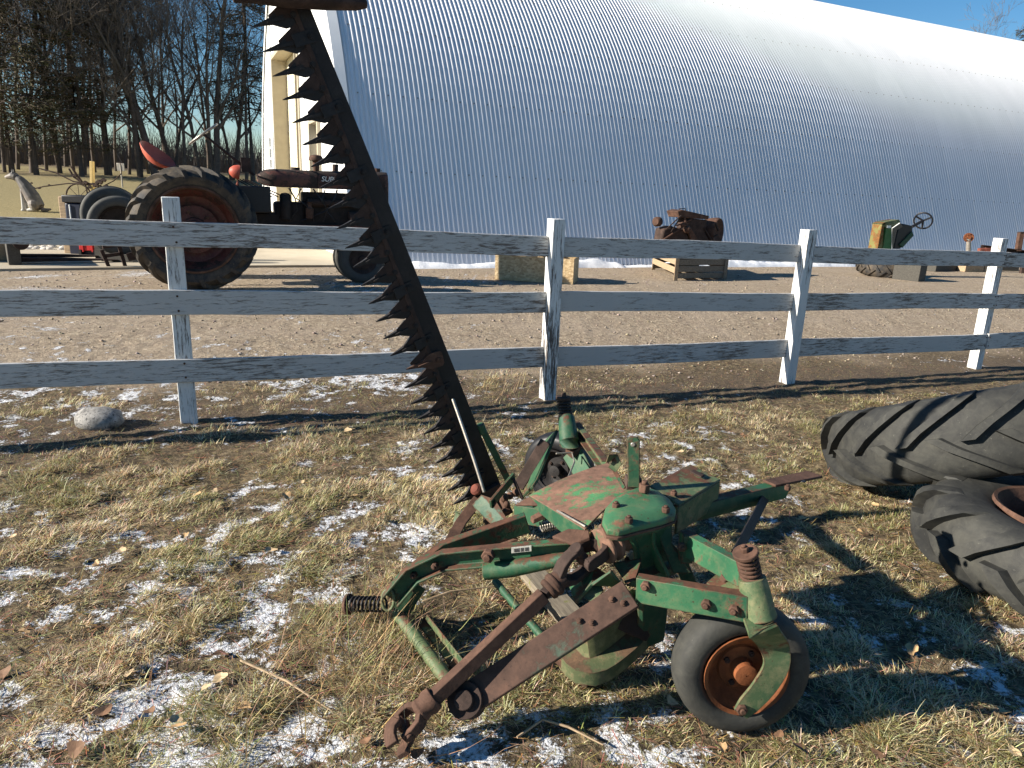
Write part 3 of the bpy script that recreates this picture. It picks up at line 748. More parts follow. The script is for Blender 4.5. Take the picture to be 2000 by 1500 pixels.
def make_mower():
    root = empty('sickle_mower', P(1150, 1250, 0.0), 'old green and rusty sickle bar mower with its toothed bar raised, parked on snowy grass', 'mower')
    def part(mb, name, m, parent=None, bev=0.0025, ang=38, **k):
        return mb.build(name, m, parent or root, bev=bev, ang=ang, **k)
    # ---------------- near caster
    Wc = A(0.695, 1.815, 0.203); aw = nrm(A(0.06, -0.99, 0.06)); rt = A(-aw[1], aw[0], 0)
    rt = -rt if rt[0] < 0 else rt
    wheel_parts(root, Wc, aw, 0.198, 0.12, 0.112, 'rubber_grey', 'rust_orange')
    fp = Wc + aw * 0.085
    head0, head1 = P(1487, 1207, 0.425), P(1468, 1128, 0.53)
    path = spline([P(1474, 1204, 0.425) + A(0, 0, 0.004), P(1490, 1232, 0.41), PL(1512, 1262, fp, aw), PL(1516, 1300, fp, aw), PL(1492, 1342, fp, aw), PL(1462, 1376, fp, aw), PL(1446, 1394, fp, aw)], 4)
    mb = MB(); mb.sweep(path, rect(0.010, 0.074), up=rt, scales=[(1, float(np.interp(q, np.linspace(0, 1, 7), (0.95, 1.1, 1.08, 1.0, 0.95, 0.85, 0.62)))) for q in np.linspace(0, 1, len(path))])
    part(mb, 'caster_fork', 'green_dusty')
    mb = MB(); mb.bolt(PL(1447, 1383, fp, aw), aw, 0.017, 0.014); part(mb, 'axle_bolt', 'rust')
    bp = Wc - aw * 0.085
    mb = MB(); mb.sweep([P(1470, 1204, 0.42), bp + A(0, 0, 0.21), bp + A(0, 0, 0.1), bp], rect(0.010, 0.06), up=rt); part(mb, 'caster_fork', 'green_dusty')
    mb = MB(); mb.tube([head0, head0 * 0.85 + head1 * 0.15, head0 * 0.3 + head1 * 0.7, head1], [0.043, 0.041, 0.040, 0.037], 20); hd = part(mb, 'caster_head', 'green_dusty')
    sp1 = P(1457, 1084, 0.60)
    mb = MB(); coil(mb, head1, sp1, 0.026, 0.0052, 5.5, 14); part(mb, 'spring', 'rust')
    mb = MB(); ax = nrm(sp1 - head1); mb.tube([sp1, sp1 + ax * 0.012], 0.034, 20); mb.tube([head1, sp1 + ax * 0.02], 0.010, 10); mb.bolt(sp1 + ax * 0.012, ax, 0.012, 0.014); part(mb, 'spring_cap', 'rust')
    # ---------------- beams from the gearbox to the caster
    def cbeam(a, b, w_, h_, t, up, m, name, flip=False):
        mb = MB(); pr = chan(w_, h_, t)
        if flip: pr = [(-x, y) for x, y in pr][::-1]
        mb.sweep([a, b], pr, up=up); return part(mb, name, m)
    b0, b1 = P(1245, 1148, 0.43), P(1462, 1186, 0.455)
    lo = cbeam(b0, b1, 0.034, 0.078, 0.008, UPV, 'green', 'frame_beam', True)
    fn = nrm(np.cross(b1 - b0, UPV)); fn = fn if fn[1] < 0 else -fn
    for px, py in ((1380, 1179), (1434, 1190), (1262, 1143)):
        mb = MB(); mb.bolt(PL(px, py, b0 + fn * 0.018, fn), fn, 0.015, 0.013); part(mb, 'beam_bolt', 'rust', lo)
    u0, u1 = P(1335, 1058, 0.50), P(1453, 1122, 0.52)
    up_ = cbeam(u0, u1, 0.034, 0.072, 0.008, UPV, 'green', 'frame_beam', True)
    mb = MB(); mb.box(P(1340, 1068, 0.49), (0.035, 0.05, 0.09), (rt, aw, UPV)); mb.prism([P(1330, 1045, 0.52), P(1350, 1040, 0.52), P(1352, 1085, 0.46), P(1332, 1080, 0.46)], -aw * 0.03); part(mb, 'beam_lug', 'green_dusty')
    mb = MB(); mb.bolt(P(1331, 1067, 0.505), aw, 0.014, 0.014); part(mb, 'beam_bolt', 'rust')
    mb = MB(); mb.prism([P(1378, 1150, 0.44), P(1412, 1120, 0.45), P(1440, 1125, 0.47), P(1458, 1165, 0.47), P(1400, 1165, 0.44)], (0, 0, 0.02)); part(mb, 'gusset', 'green_dusty')
    mb = MB(); mb.bolt(P(1417, 1130, 0.475), nrm(UPV + aw * 0.6), 0.018, 0.018); part(mb, 'gusset_bolt', 'rust')
    # ---------------- gearbox
    z0 = 0.60
    cov = [(1181, 1012), (1186, 990), (1203, 972), (1230, 957), (1256, 950), (1285, 958), (1306, 974), (1317, 992), (1314, 1004), (1288, 1013), (1250, 1022), (1212, 1032), (1190, 1029)]
    ring = [P(x, y, z0) for x, y in cov]; cen = sum(ring) / len(ring)
    mb = MB()
    sh = lambda k, dz, off=A(0, 0, 0): [cen + (p - cen) * k + A(0, 0, dz) + off for p in ring]
    mb.loft([sh(1.06, -0.022), sh(1.06, -0.006), sh(1.0, 0.0), sh(0.90, 0.003), sh(0.80, 0.010), sh(0.5, 0.013), sh(0.1, 0.014)]); cover = part(mb, 'gearbox_cover', 'green_light', ang=50)
    mb = MB(); mb.loft([sh(1.10, -0.030), sh(1.10, -0.022), sh(1.02, -0.022), sh(1.02, -0.030)], caps=False); part(mb, 'gasket_rim', 'rust', cover)
    for x, y in ((1203, 990), (1228, 1018), (1300, 998)):
        mb = MB(); mb.bolt(P(x, y, z0 + 0.010), UPV, 0.013, 0.012); part(mb, 'cover_bolt', 'rust', cover)
    mb = MB(); dn = A(0.06, 0.05, 0)
    mb.loft([sh(0.98, -0.022), sh(0.96, -0.045), sh(0.66, -0.062, dn * 0.5), sh(0.54, -0.13, dn * 0.9), sh(0.54, -0.19, dn), sh(0.82, -0.205, dn), sh(0.82, -0.23, dn), sh(0.52, -0.245, dn * 1.2), sh(0.50, -0.40, dn * 1.4), sh(0.4, -0.50, dn * 1.6)]); gb = part(mb, 'gearbox', 'green_dark', ang=30)  # darker green paints the shade under the cover into the casting
    for a_, b_, m_ in (((1272, 1022), (1300, 1125), 'green'), ((1314, 1006), (1345, 1120), 'green_dark'), ((1218, 1036), (1240, 1118), 'green_dark')):  # brighter green paints one web as sunlit, darker green the others as shaded
        p, q = P(*a_, 0.575), P(*b_, 0.40); inn = nrm(cen - p) * A(1, 1, 0); mb = MB()
        mb.prism([p, p + inn * 0.07, q + inn * 0.05, q - inn * 0.01, p * 0.5 + q * 0.5 + inn * 0.028], nrm(np.cross(inn, UPV)) * 0.014); part(mb, 'casting_web', m_, gb)
    for q_ in range(7):
        p = cen + (ring[int(q_ * 13 / 7)] - cen) * 0.76 + A(0, 0, -0.205) + dn; mb = MB(); mb.bolt(p, UPV, 0.009, 0.010); part(mb, 'flange_bolt', 'rust_dark', gb)
    mb = MB(); mb.bolt(P(1258, 958, z0 + 0.02), UPV, 0.018, 0.022); part(mb, 'filler_plug', 'rust', cover)
    # input boss + universal joint + shaft
    q0, q1 = P(1212, 1046, 0.51), P(1130, 1095, 0.47)
    pax = nrm(q1 - q0)
    mb = MB(); mb.lathe(q0, pax, [(0.0, -0.06), (0.05, -0.06), (0.052, 0.0), (0.046, 0.01), (0.046, 0.03), (0.058, 0.032), (0.060, 0.044), (0.050, 0.050), (0.048, 0.062), (0.058, 0.066), (0.056, 0.076), (0.030, 0.082), (0.0, 0.084)], 24); part(mb, 'input_flange', 'green_rusty', ang=40)
    j = P(1137, 1090, 0.475)
    _, s1, s2 = frame(pax, UPV)
    def yoke(mb, c, ax, sd, k=1.0):
        o = np.cross(ax, sd)
        for sg in (-1, 1):
            mb.sweep([c - ax * 0.085 * k + sd * sg * 0.012 * k, c - ax * 0.06 * k + sd * sg * 0.034 * k, c - ax * 0.03 * k + sd * sg * 0.040 * k, c + ax * 0.014 * k + sd * sg * 0.038 * k], rect(0.016 * k, 0.044 * k), up=o, scales=[(1.6, 1.0), (1, 1.0), (1, 0.9), (1, 0.85)])
            mb.tube([c + sd * sg * 0.030 * k, c + sd * sg * 0.050 * k], 0.020 * k, 14)
        mb.tube([c - ax * 0.12 * k, c - ax * 0.075 * k], 0.028 * k, 16)
    mb = MB(); yoke(mb, j, pax, s1); part(mb, 'joint_yoke', 'rust_dark')
    se = P(838, 1372, 0.145); sax = nrm(se - j)
    _, t1, t2 = frame(sax, UPV)
    mb = MB(); yoke(mb, j, -sax, nrm(t2)); part(mb, 'joint_yoke', 'rust_dark')
    mb = MB(); mb.tube([j - s1 * 0.045, j + s1 * 0.045], 0.012, 10); mb.tube([j - t2 * 0.045, j + t2 * 0.045], 0.012, 10); mb.ball(j, 0.02); part(mb, 'joint_cross', 'rust')
    mb = MB(); mb.lathe(j, sax, [(0.0, 0.075), (0.026, 0.08), (0.030, 0.10), (0.036, 0.105), (0.036, 0.118), (0.030, 0.122), (0.034, 0.13), (0.030, 0.14), (0.0, 0.14)], 18); part(mb, 'shaft_collar', 'rust')
    sq = P(1062, 1162, 0.395)
    mb = MB(); mb.sweep([j + sax * 0.12, sq], rect(0.026, 0.026), up=A(0.3, 0.3, 1)); part(mb, 'inner_shaft', 'rust_dark')
    mb = MB(); mb.sweep([sq - sax * 0.0, se], rect(0.037, 0.037), up=A(0.3, 0.3, 1)); part(mb, 'outer_shaft', 'rust')
    # yoke lying at the end of the shaft
    mb = MB(); k = se + sax * 0.02
    mb.lathe(se, sax, [(0.0, -0.02), (0.033, -0.02), (0.036, 0.0), (0.030, 0.015), (0.034, 0.03), (0.024, 0.042), (0.0, 0.045)], 18)
    for sg in (-1, 1):
        mb.sweep([k + sax * 0.01 + t1 * sg * 0.012, k + sax * 0.03 + t1 * sg * 0.036, k + sax * 0.055 + t1 * sg * 0.040, k + sax * 0.085 + t1 * sg * 0.034], rect(0.016, 0.034), up=t2, scales=[1.2, 1.0, 0.95, 0.8])
    part(mb, 'end_yoke', 'rust')
    cc = k + sax * 0.068
    mb = MB(); mb.tube([cc - t1 * 0.052, cc + t1 * 0.052], 0.011, 10); mb.tube([cc - t2 * 0.04, cc + t2 * 0.04], 0.011, 10); mb.ball(cc, 0.019); part(mb, 'end_cross', 'rust')
    mb = MB()
    for sg in (-1, 1):
        mb.sweep([cc + t2 * sg * 0.036, cc + t2 * sg * 0.040 + sax * 0.02 - t1 * 0.01, cc + t2 * sg * 0.034 + sax * 0.035 - t1 * 0.025, cc + t2 * sg * 0.026 + sax * 0.042 - t1 * 0.05], rect(0.034, 0.016), up=t2)
    part(mb, 'end_yoke', 'rust')
    # ---------------- draw bar channel
    d0, d1 = P(1232, 1160, 0.41), P(912, 1368, 0.125)
    dax = nrm(d1 - d0); vis = nrm(A(-0.25, -0.75, 0.55)); vis = nrm(vis - dax * vis.dot(dax)); wup = np.cross(vis, dax)
    mb = MB(); pr = chan(0.032, 0.084, 0.008); mb.sweep([d0, d1], pr, up=wup if wup[2] > 0 else -wup); db = part(mb, 'draw_bar', 'bar_rust', bev=0.004)
    for fr, off in ((0.06, 0.012), (0.10, -0.014), (0.25, 0.010), (0.30, -0.012)):
        mb = MB(); mb.bolt(d0 + (d1 - d0) * fr + vis * 0.012 + wup * off, vis, 0.010, 0.010); part(mb, 'draw_bar_bolt', 'rust', db)
    mb = MB(); mb.sweep([d1 - vis * 0.035, d1 + vis * 0.030], circ(0.050, 22)); mb.sweep([d1 + vis * 0.030, d1 + vis * 0.045], circ(0.027, 18)); part(mb, 'draw_bar_pivot', 'rust_dark')
    # ---------------- top plate
    tl, tr, br, bl = P(1032, 967, 0.50), P(1187, 903, 0.56), P(1232, 957, 0.575), P(1142, 1034, 0.535)
    nn = nrm(np.cross(tr - tl, bl - tl)); nn = nn if nn[2] > 0 else -nn
    mb = MB(); N = 8; rows = []
    for i in range(N + 1):
        u = i / N; e = math.sin(u * math.pi) * 0.010
        rows.append([tl + (tr - tl) * u + nn * e, bl + (br - bl) * u + nn * e, bl + (br - bl) * u + nn * (e - 0.006), tl + (tr - tl) * u + nn * (e - 0.006)])
    mb.loft(rows); part(mb, 'shield_plate', 'green_rusty')
    mb = MB(); mb.prism([tl, bl, bl - UPV * 0.07 + (tl - bl) * 0.1, tl - UPV * 0.03], nn * 0.0 + (tr - tl) * 0.02); part(mb, 'shield_side', 'green')
    mb = MB(); mb.prism([P(1006, 985, 0.47), P(1036, 968, 0.50), P(1062, 985, 0.50)], nn * -0.008); part(mb, 'shield_ear', 'rust')
    mb = MB(); mb.prism([P(1078, 1047, 0.50), P(1110, 1032, 0.52), P(1150, 1035, 0.535), P(1152, 1050, 0.52), P(1120, 1062, 0.50)], nn * -0.01); part(mb, 'shield_ear', 'rust')
    mb = MB(); mb.tube([bl + nn * 0.008 + (tl - bl) * 0.45, bl + nn * 0.012 - (tl - bl) * 0.02], 0.004, 8); part(mb, 'edge_rod', 'steel')
    # ---------------- upright lever, bracket box, right bar
    lb = P(1238, 950, 0.585); lt = PY(1237, 858, lb[1]); sdir = nrm(A(1, -0.15, 0)); fd = np.cross(sdir, UPV)
    mb = MB(); pts = [lb + sdir * -0.019, lb + sdir * 0.019, lt + sdir * 0.021, lt + sdir * 0.012 + UPV * 0.012, lt - sdir * 0.012 + UPV * 0.012, lt - sdir * 0.021]
    mb.prism(pts, fd * 0.012); lv = part(mb, 'upright_lever', 'green_dark')
    mb = MB(); c_ = lt - UPV * 0.014; mb.tube([c_ - fd * 0.003, c_ + fd * 0.015], 0.008, 12); part(mb, 'lever_pin', 'steel', lv)
    mb = MB(); mb.box(P(1236, 948, 0.58), (0.05, 0.05, 0.06)); part(mb, 'lever_bracket', 'rust_dark')
    mb = MB(); mb.prism([P(1187, 905, 0.56), P(1196, 903, 0.57), P(1222, 950, 0.58), P(1215, 957, 0.57)], (0, 0, -0.10)); part(mb, 'shield_side', 'green')
    mb = MB(); mb.sweep([P(1195, 918, 0.575), P(1205, 905, 0.60), P(1200, 893, 0.62), P(1186, 896, 0.62)], rect(0.035, 0.004), up=A(0.3, 1, 0.2)); part(mb, 'bent_tab', 'green_dusty')
    a0, a1, a2, a3 = P(1268, 948, 0.575), P(1348, 906, 0.585), P(1408, 936, 0.575), P(1326, 986, 0.565)
    mb = MB(); th = A(0, 0, -0.008)
    mb.prism([a0, a1, a2, a3], th); dwn = A(0, 0, -0.105)
    fnv = nrm(np.cross(a2 - a3, UPV)); mb.prism([a3 + th * 1.01, a2 + th * 1.01, a2 + dwn, a3 + dwn], fnv * -0.008)
    part(mb, 'bracket_box', 'green_dusty', bev=0.006)
    mb = MB(); mb.box(P(1362, 925, 0.588), (0.05, 0.025, 0.006), (nrm(a2 - a1), nrm(a1 - a0), UPV)); part(mb, 'box_slot', 'rust_dark')
    mb = MB(); mb.bolt(P(1316, 965, 0.58), UPV, 0.012, 0.010); part(mb, 'box_bolt', 'rust')
    r0, r1, r2 = P(1322, 1006, 0.475), P(1500, 962, 0.47), P(1590, 938, 0.465)
    mb = MB(); mb.sweep([r0, r1 + (r2 - r1) * 0.3], [(-0.022, -0.03), (0.022, -0.03), (0.030, 0.0), (0.022, 0.03), (-0.022, 0.03), (-0.030, 0.0)], up=UPV); arm = part(mb, 'side_arm', 'green')
    sd = nrm(np.cross(nrm(r2 - r1), UPV))
    mb = MB(); mb.prism([r1 + sd * 0.028 + UPV * 0.031, r1 - sd * 0.028 + UPV * 0.031, r2 - sd * 0.034 + UPV * 0.02, r2 + sd * 0.034 + UPV * 0.02], UPV * 0.010); part(mb, 'arm_end_plate', 'rust')
    mb = MB(); c_ = P(1568, 941, 0.496); mb.tube([c_, c_ + UPV * 0.0045], 0.011, 12); part(mb, 'plate_hole', 'black')
    mb = MB(); mb.bolt(P(1538, 955, 0.50), UPV, 0.012, 0.012); part(mb, 'arm_bolt', 'rust')
    mb = MB(); mb.sweep([P(1500, 962, 0.46), P(1432, 1092, 0.50)], rect(0.008, 0.034), up=A(0.2, 1, 0.3)); part(mb, 'brace', 'steel_black')
    # ---------------- left frame beam with bend and nameplate
    p0, p1, p2, p3, p4 = P(1150, 1072, 0.455), P(1000, 1082, 0.40), P(868, 1094, 0.345), P(805, 1122, 0.29), P(762, 1172, 0.20)
    mb = MB(); fl = [(-x, y) for x, y in chan(0.036, 0.066, 0.008)][::-1]; mb.sweep([p0, p1, p2, p3, p4], fl, up=UPV); lbm = part(mb, 'side_beam', 'green')
    fc = nrm(np.cross(p1 - p0, UPV)); fc = fc if fc[1] < 0 else -fc
    pp = p1 + fc * 0.0195
    crn = [PL(x, y, pp, fc) for x, y in ((999, 1069), (1038, 1065), (1038, 1076), (999, 1080))]
    mb = MB(); mb.prism(crn, fc * 0.002); np_ = part(mb, 'nameplate', 'alu', bev=0)
    mb = MB()
    for fr in (0.32, 0.55, 0.78):
        a_ = crn[0] + (crn[3] - crn[0]) * fr; b_ = crn[1] + (crn[2] - crn[1]) * fr
        for q0_, q1_ in ((0.14, 0.42), (0.47, 0.63), (0.68, 0.88)):
            mb.sweep([a_ + (b_ - a_) * q0_ + fc * 0.0024, a_ + (b_ - a_) * q1_ + fc * 0.0024], rect(0.0012, 0.0028), up=UPV)
    part(mb, 'plate_print', 'steel_black', np_, bev=0)
    mb = MB(); mb.bolt(PL(955, 1083, p1 + fc * 0.019, fc), fc, 0.022, 0.02); part(mb, 'side_beam_bolt', 'rust', lbm)
    for x, y, q in ((853, 1100, 0.33), (812, 1118, 0.285)):
        mb = MB(); mb.bolt(P(x, y, q) + fc * 0.012, fc, 0.012, 0.016); part(mb, 'side_beam_bolt', 'rust', lbm)
    mb = MB(); mb.tube([P(945, 1116, 0.33), P(1000, 1110, 0.35), P(1110, 1090, 0.42)], [0.028, 0.028, 0.020], 16); part(mb, 'stub_tube', 'green')
    c0, c1, c2 = P(1030, 1020, 0.36), P(870, 1075, 0.26), P(800, 1128, 0.20)
    mb = MB(); mb.sweep([c0, c1, c2], chan(0.036, 0.070, 0.008), up=UPV); part(mb, 'side_beam', 'green_dark')
    mb = MB(); mb.sweep([P(872, 1073, 0.16), P(900, 1020, 0.14), P(935, 975, 0.20)], rect(0.008, 0.05), up=A(1, 0.4, 0)); part(mb, 'shoe_edge', 'rust')
    # springs and lower links at the left
    mb = MB(); coil(mb, P(682, 1180, 0.10), P(752, 1180, 0.13), 0.024, 0.005, 9, 12); part(mb, 'tension_spring', 'steel_black')
    mb = MB(); e = P(684, 1180, 0.10); sx = nrm(P(752, 1180, 0.13) - e); mb.lathe(e - sx * 0.012, sx, [(0.014, 0), (0.036, 0), (0.036, 0.012), (0.014, 0.012)], 18, closed=True); part(mb, 'spring_ring', 'rust')
    mb = MB(); lp = [P(758, 1172, 0.20) + A(0.02 * math.cos(a), 0.006 * math.sin(a), 0.035 * math.sin(a)) for a in np.linspace(0, 2 * math.pi, 15)]; mb.tube(lp, 0.006, 8); part(mb, 'hook_loop', 'green_dusty')
    mb = MB(); mb.sweep([P(818, 1142, 0.16), P(782, 1198, 0.08)], rect(0.030, 0.055), up=UPV); mb.sweep([P(800, 1150, 0.19), P(778, 1190, 0.11)], rect(0.010, 0.04), up=UPV); part(mb, 'link_bracket', 'green_dark')
    t0, t1_ = P(776, 1196, 0.075), P(884, 1342, 0.055)
    N = 14; mb = MB(); mb.tube([t0 + (t1_ - t0) * i / N for i in range(N + 1)], [0.021 + 0.0022 * (i % 2) for i in range(N + 1)], 14); part(mb, 'link_tube', 'green_dusty')
    mb = MB(); mb.sweep([P(815, 1205, 0.05), P(908, 1325, 0.05)], [(-0.018, 0), (0.018, 0), (0.018, 0.005), (-0.013, 0.005), (-0.013, 0.034), (-0.018, 0.034)], up=UPV); part(mb, 'link_angle', 'green_dusty')
    t0, t1_ = P(966, 1134, 0.12), P(1075, 1262, 0.08)
    mb = MB(); mb.tube([t0 + (t1_ - t0) * i / N for i in range(N + 1)], [0.013 + 0.0022 * (i % 2) for i in range(N + 1)], 12); part(mb, 'link_rod', 'green_dark')
    # flywheel shield and lower arm
    pan = spline([P(1128, 1270, 0.10), P(1152, 1287, 0.10), P(1200, 1256, 0.125), P(1245, 1212, 0.16), P(1262, 1176, 0.20)], 4)
    prf = [(0.0, 0.16), (0.0, 0.0), (0.055, -0.015), (0.052, -0.055), (0.060, -0.055), (0.062, -0.006), (0.008, 0.008), (0.008, 0.16)]
    mb = MB(); mb.sweep(pan, prf, up=UPV); part(mb, 'flywheel_shield', 'green_olive', ang=40)
    mb = MB(); mb.lathe(P(1225, 1205, 0.17), nrm(A(0.35, 0.5, 0.8)), [(0.0, -0.05), (0.085, -0.05), (0.09, -0.03), (0.09, 0.03), (0.03, 0.05), (0.0, 0.05)], 26); part(mb, 'flywheel', 'rust_dark')
    mb = MB(); mb.sweep([P(1118, 1160, 0.36), P(1160, 1125, 0.42), P(1205, 1130, 0.44)], rect(0.012, 0.085), up=A(0.6, -0.6, 0.4)); part(mb, 'shield_flange', 'green')
    mb = MB(); mb.prism([P(1133, 1128, 0.40), P(1158, 1105, 0.43), P(1178, 1150, 0.39), P(1160, 1178, 0.36), P(1140, 1165, 0.37)], aw * 0.012); part(mb, 'shield_flange', 'green_dusty')
    mb = MB(); mb.prism([P(1196, 1098, 0.44), P(1252, 1090, 0.46), P(1240, 1125, 0.44), P(1222, 1140, 0.42)], aw * 0.012); part(mb, 'shield_flange', 'green_dusty')
    mb = MB(); mb.sweep([P(1128, 1215, 0.16), P(1085, 1285, 0.07), P(1128, 1322, 0.04), P(1150, 1335, 0.03)], rect(0.012, 0.05), up=A(0.3, -0.5, 0.8)); part(mb, 'lower_arm', 'rust')
    mb = MB(); mb.sweep([P(1110, 1238, 0.10), P(1150, 1325, 0.03)], rect(0.02, 0.03), up=UPV); part(mb, 'lower_arm', 'rust')
    mb = MB(); mb.sweep([P(1248, 1010, 0.40) + A(0, 0, 0), P(1330, 1100, 0.30), P(1355, 1160, 0.14)], rect(0.05, 0.02), up=aw); part(mb, 'gearbox_leg', 'green_dark')  # darker green paints in the shade below the gearbox
    # ---------------- rear caster
    h0, h1 = P(1112, 862, 0.49), P(1106, 815, 0.57)
    mb = MB(); mb.tube([h0 - UPV * 0.02, h0, h1], [0.045, 0.043, 0.036], 18); part(mb, 'caster_head', 'green_dark')
    h2 = P(1100, 780, 0.64)
    mb = MB(); coil(mb, h1, h2, 0.026, 0.0055, 6, 12); part(mb, 'spring', 'steel_black')
    mb = MB(); mb.tube([h2, h2 + UPV * 0.014], 0.032, 16); mb.tube([h1, h2 + UPV * 0.03], 0.011, 10); part(mb, 'spring_cap', 'rust_dark')
    Rw = P(1092, 915, 0.205); 
    wheel_parts(root, Rw, nrm(A(-0.5, -0.8, 0)), 0.185, 0.11, 0.10, 'black', 'steel_black')
    mb = MB(); mb.sweep([P(1078, 850, 0.46), P(1040, 945, 0.32), P(1030, 962, 0.30)], rect(0.012, 0.10), up=A(0.5, -0.3, 0.8)); part(mb, 'frame_beam', 'green_dark')
    mb = MB(); mb.sweep([P(1066, 862, 0.46), P(1012, 952, 0.27)], rect(0.05, 0.012), up=A(0.2, -0.4, 0.9)); part(mb, 'frame_beam', 'rust_dark')
    mb = MB(); mb.sweep([P(1124, 832, 0.50), P(1182, 912, 0.54)], chan(0.03, 0.05, 0.006), up=UPV); part(mb, 'frame_beam', 'green_dusty')
    mb = MB(); mb.prism([P(1105, 872, 0.47), P(1125, 842, 0.50), P(1140, 848, 0.50), P(1142, 868, 0.48), P(1118, 884, 0.45)], (0, 0, -0.03)); br_ = part(mb, 'cast_bracket', 'rust')
    mb = MB(); mb.box(P(1131, 860, 0.492), (0.015, 0.015, 0.01)); mb.box(P(1121, 850, 0.502), (0.014, 0.014, 0.01)); part(mb, 'bracket_holes', 'black', br_, bev=0)
    mb = MB(); mb.sweep([P(1115, 880, 0.44), P(1130, 905, 0.40), P(1145, 935, 0.36)], rect(0.10, 0.012), up=A(0.2, 1, 0.2)); part(mb, 'rear_guard_plate', 'green_dark')
    mb = MB(); mb.tube([P(1086, 886, 0.46), P(1117, 884, 0.455), P(1122, 902, 0.44), P(1110, 932, 0.45)], 0.004, 8); part(mb, 'bent_wire', 'steel')
    # ---------------- lift linkage by the bar foot
    mb = MB(); mb.prism([P(922, 985, 0.30), P(940, 966, 0.34), P(966, 975, 0.35), P(1003, 1033, 0.27), P(985, 1046, 0.24)], A(0.01, -0.01, -0.012)); part(mb, 'lift_plate', 'green_dark')
    mb = MB(); mb.sweep([P(958, 985, 0.33), P(1004, 930, 0.40)], rect(0.012, 0.045), up=A(-0.3, -0.7, 0.6)); part(mb, 'lift_arm', 'green')
    mb = MB(); mb.tube([P(1002, 934, 0.40), P(1021, 975, 0.33)], 0.007, 8); part(mb, 'lift_pin_rod', 'rust_dark')
    mb = MB(); mb.tube([P(990, 1018, 0.30), P(1008, 1038, 0.27)], 0.024, 16); mb.tube([P(1003, 1032, 0.28), P(1012, 1042, 0.265)], 0.028, 16); part(mb, 'pivot_bushing', 'green_dusty')
    mb = MB(); mb.prism([P(975, 1042, 0.25), P(1000, 1035, 0.26), P(1012, 1052, 0.25), P(985, 1062, 0.23)], (0, 0, -0.02)); part(mb, 'pivot_lug', 'rust')
    mb = MB()
    for x, y, zz, r_ in ((985, 972, 0.30, 0.020), (996, 968, 0.30, 0.016), (1008, 962, 0.31, 0.018), (990, 985, 0.28, 0.015), (985, 998, 0.26, 0.013)): mb.ball(P(x, y, zz), r_)
    mb.sweep([P(980, 975, 0.28), P(992, 1000, 0.25)], rect(0.02, 0.02)); part(mb, 'knife_head_joint', 'rust')
    mb = MB(); mb.sweep([P(1012, 1000, 0.33), P(1072, 1010, 0.36)], rect(0.05, 0.07), up=UPV); part(mb, 'rear_member', 'green_dark')
    mb = MB(); mb.prism([P(1036, 1008, 0.40), P(1060, 995, 0.42), P(1066, 1003, 0.42), P(1042, 1014, 0.40)], (0, 0, -0.02)); part(mb, 'member_lug', 'rust')
    mb = MB(); coil(mb, P(1055, 1030, 0.36), P(1082, 1024, 0.37), 0.016, 0.004, 6, 10); part(mb, 'small_spring', 'steel')
    # inner shoe: a curved runner
    ri = []
    for a in np.linspace(0.2, 2.9, 16):
        x = 917 - 26 * math.cos(a) * 1.1; y = 1018 - 24 * math.sin(a)
        ri.append(P(x, y, 0.13))
    mb = MB(); mb.sweep([P(896, 1040, 0.02), P(897, 1022, 0.05), P(903, 1006, 0.09), P(916, 996, 0.13), P(934, 990, 0.17), P(948, 990, 0.20)], rect(0.012, 0.075), up=A(0.7, -0.3, 0.65)); part(mb, 'inner_shoe', 'green_dusty')
    # ---------------- cutter bar
    K0 = A(-0.88087, 2.50821, 1.98526); dd = A(0.32312, 0.21512, -0.92158); gg = A(0.8483, 0.3658, 0.3828)
    gg = nrm(gg - dd * gg.dot(dd)); nnv = np.cross(dd, gg); nnv = nnv if nnv[1] < 0 else -nnv      # faces the camera
    step = 0.0762
    def K(k, b_, h=0.0): return K0 + dd * (k * step) + gg * b_ + nnv * h
    mb = MB()
    mb.loft([[K(k, 0.115, -0.008), K(k, wv, -0.008), K(k, wv, 0.004), K(k, 0.115, 0.004)] for k, wv in ((-1.3, 0.198), (8, 0.212), (18, 0.224), (26.6, 0.235), (28.0, 0.235))])
    bar = part(mb, 'cutter_bar', 'steel_black', bev=0.002)
    # guards: one shared mesh
    g = MB()
    sec = lambda x, w_, t_, zc: [(x, -w_ / 2, zc - t_ / 2), (x, w_ / 2, zc - t_ / 2), (x, w_ / 2, zc + t_ / 2), (x, -w_ / 2, zc + t_ / 2)]
    g.loft([[A(*q) for q in sec(x, w_, t_, zc)] for x, w_, t_, zc in ((0.0, 0.002, 0.002, 0.0), (0.012, 0.007, 0.007, 0.0), (0.040, 0.014, 0.014, 0.001), (0.066, 0.023, 0.020, 0.002), (0.084, 0.044, 0.020, 0.001), (0.104, 0.066, 0.018, 0.0), (0.150, 0.064, 0.016, 0.0), (0.160, 0.045, 0.012, 0.0))])
    g.loft([[A(*q) for q in sec(x, w_, t_, zc)] for x, w_, t_, zc in ((0.050, 0.004, 0.006, 0.014), (0.072, 0.010, 0.008, 0.016), (0.105, 0.014, 0.010, 0.013))])
    g.bolt(A(0.138, 0.0, 0.008), A(0, 0, 1), 0.011, 0.008)
    gme = g.mesh('guard', 'steel_black')
    s = MB(); s.prism([A(0.060, 0.002, 0), A(0.060, 0.012, 0), A(0.125, 0.026, 0), A(0.145, 0.026, 0), A(0.145, -0.030, 0), A(0.132, -0.030, 0)], (0, 0, 0.0025))
    sme = s.mesh('knife_section', 'rust_dark')
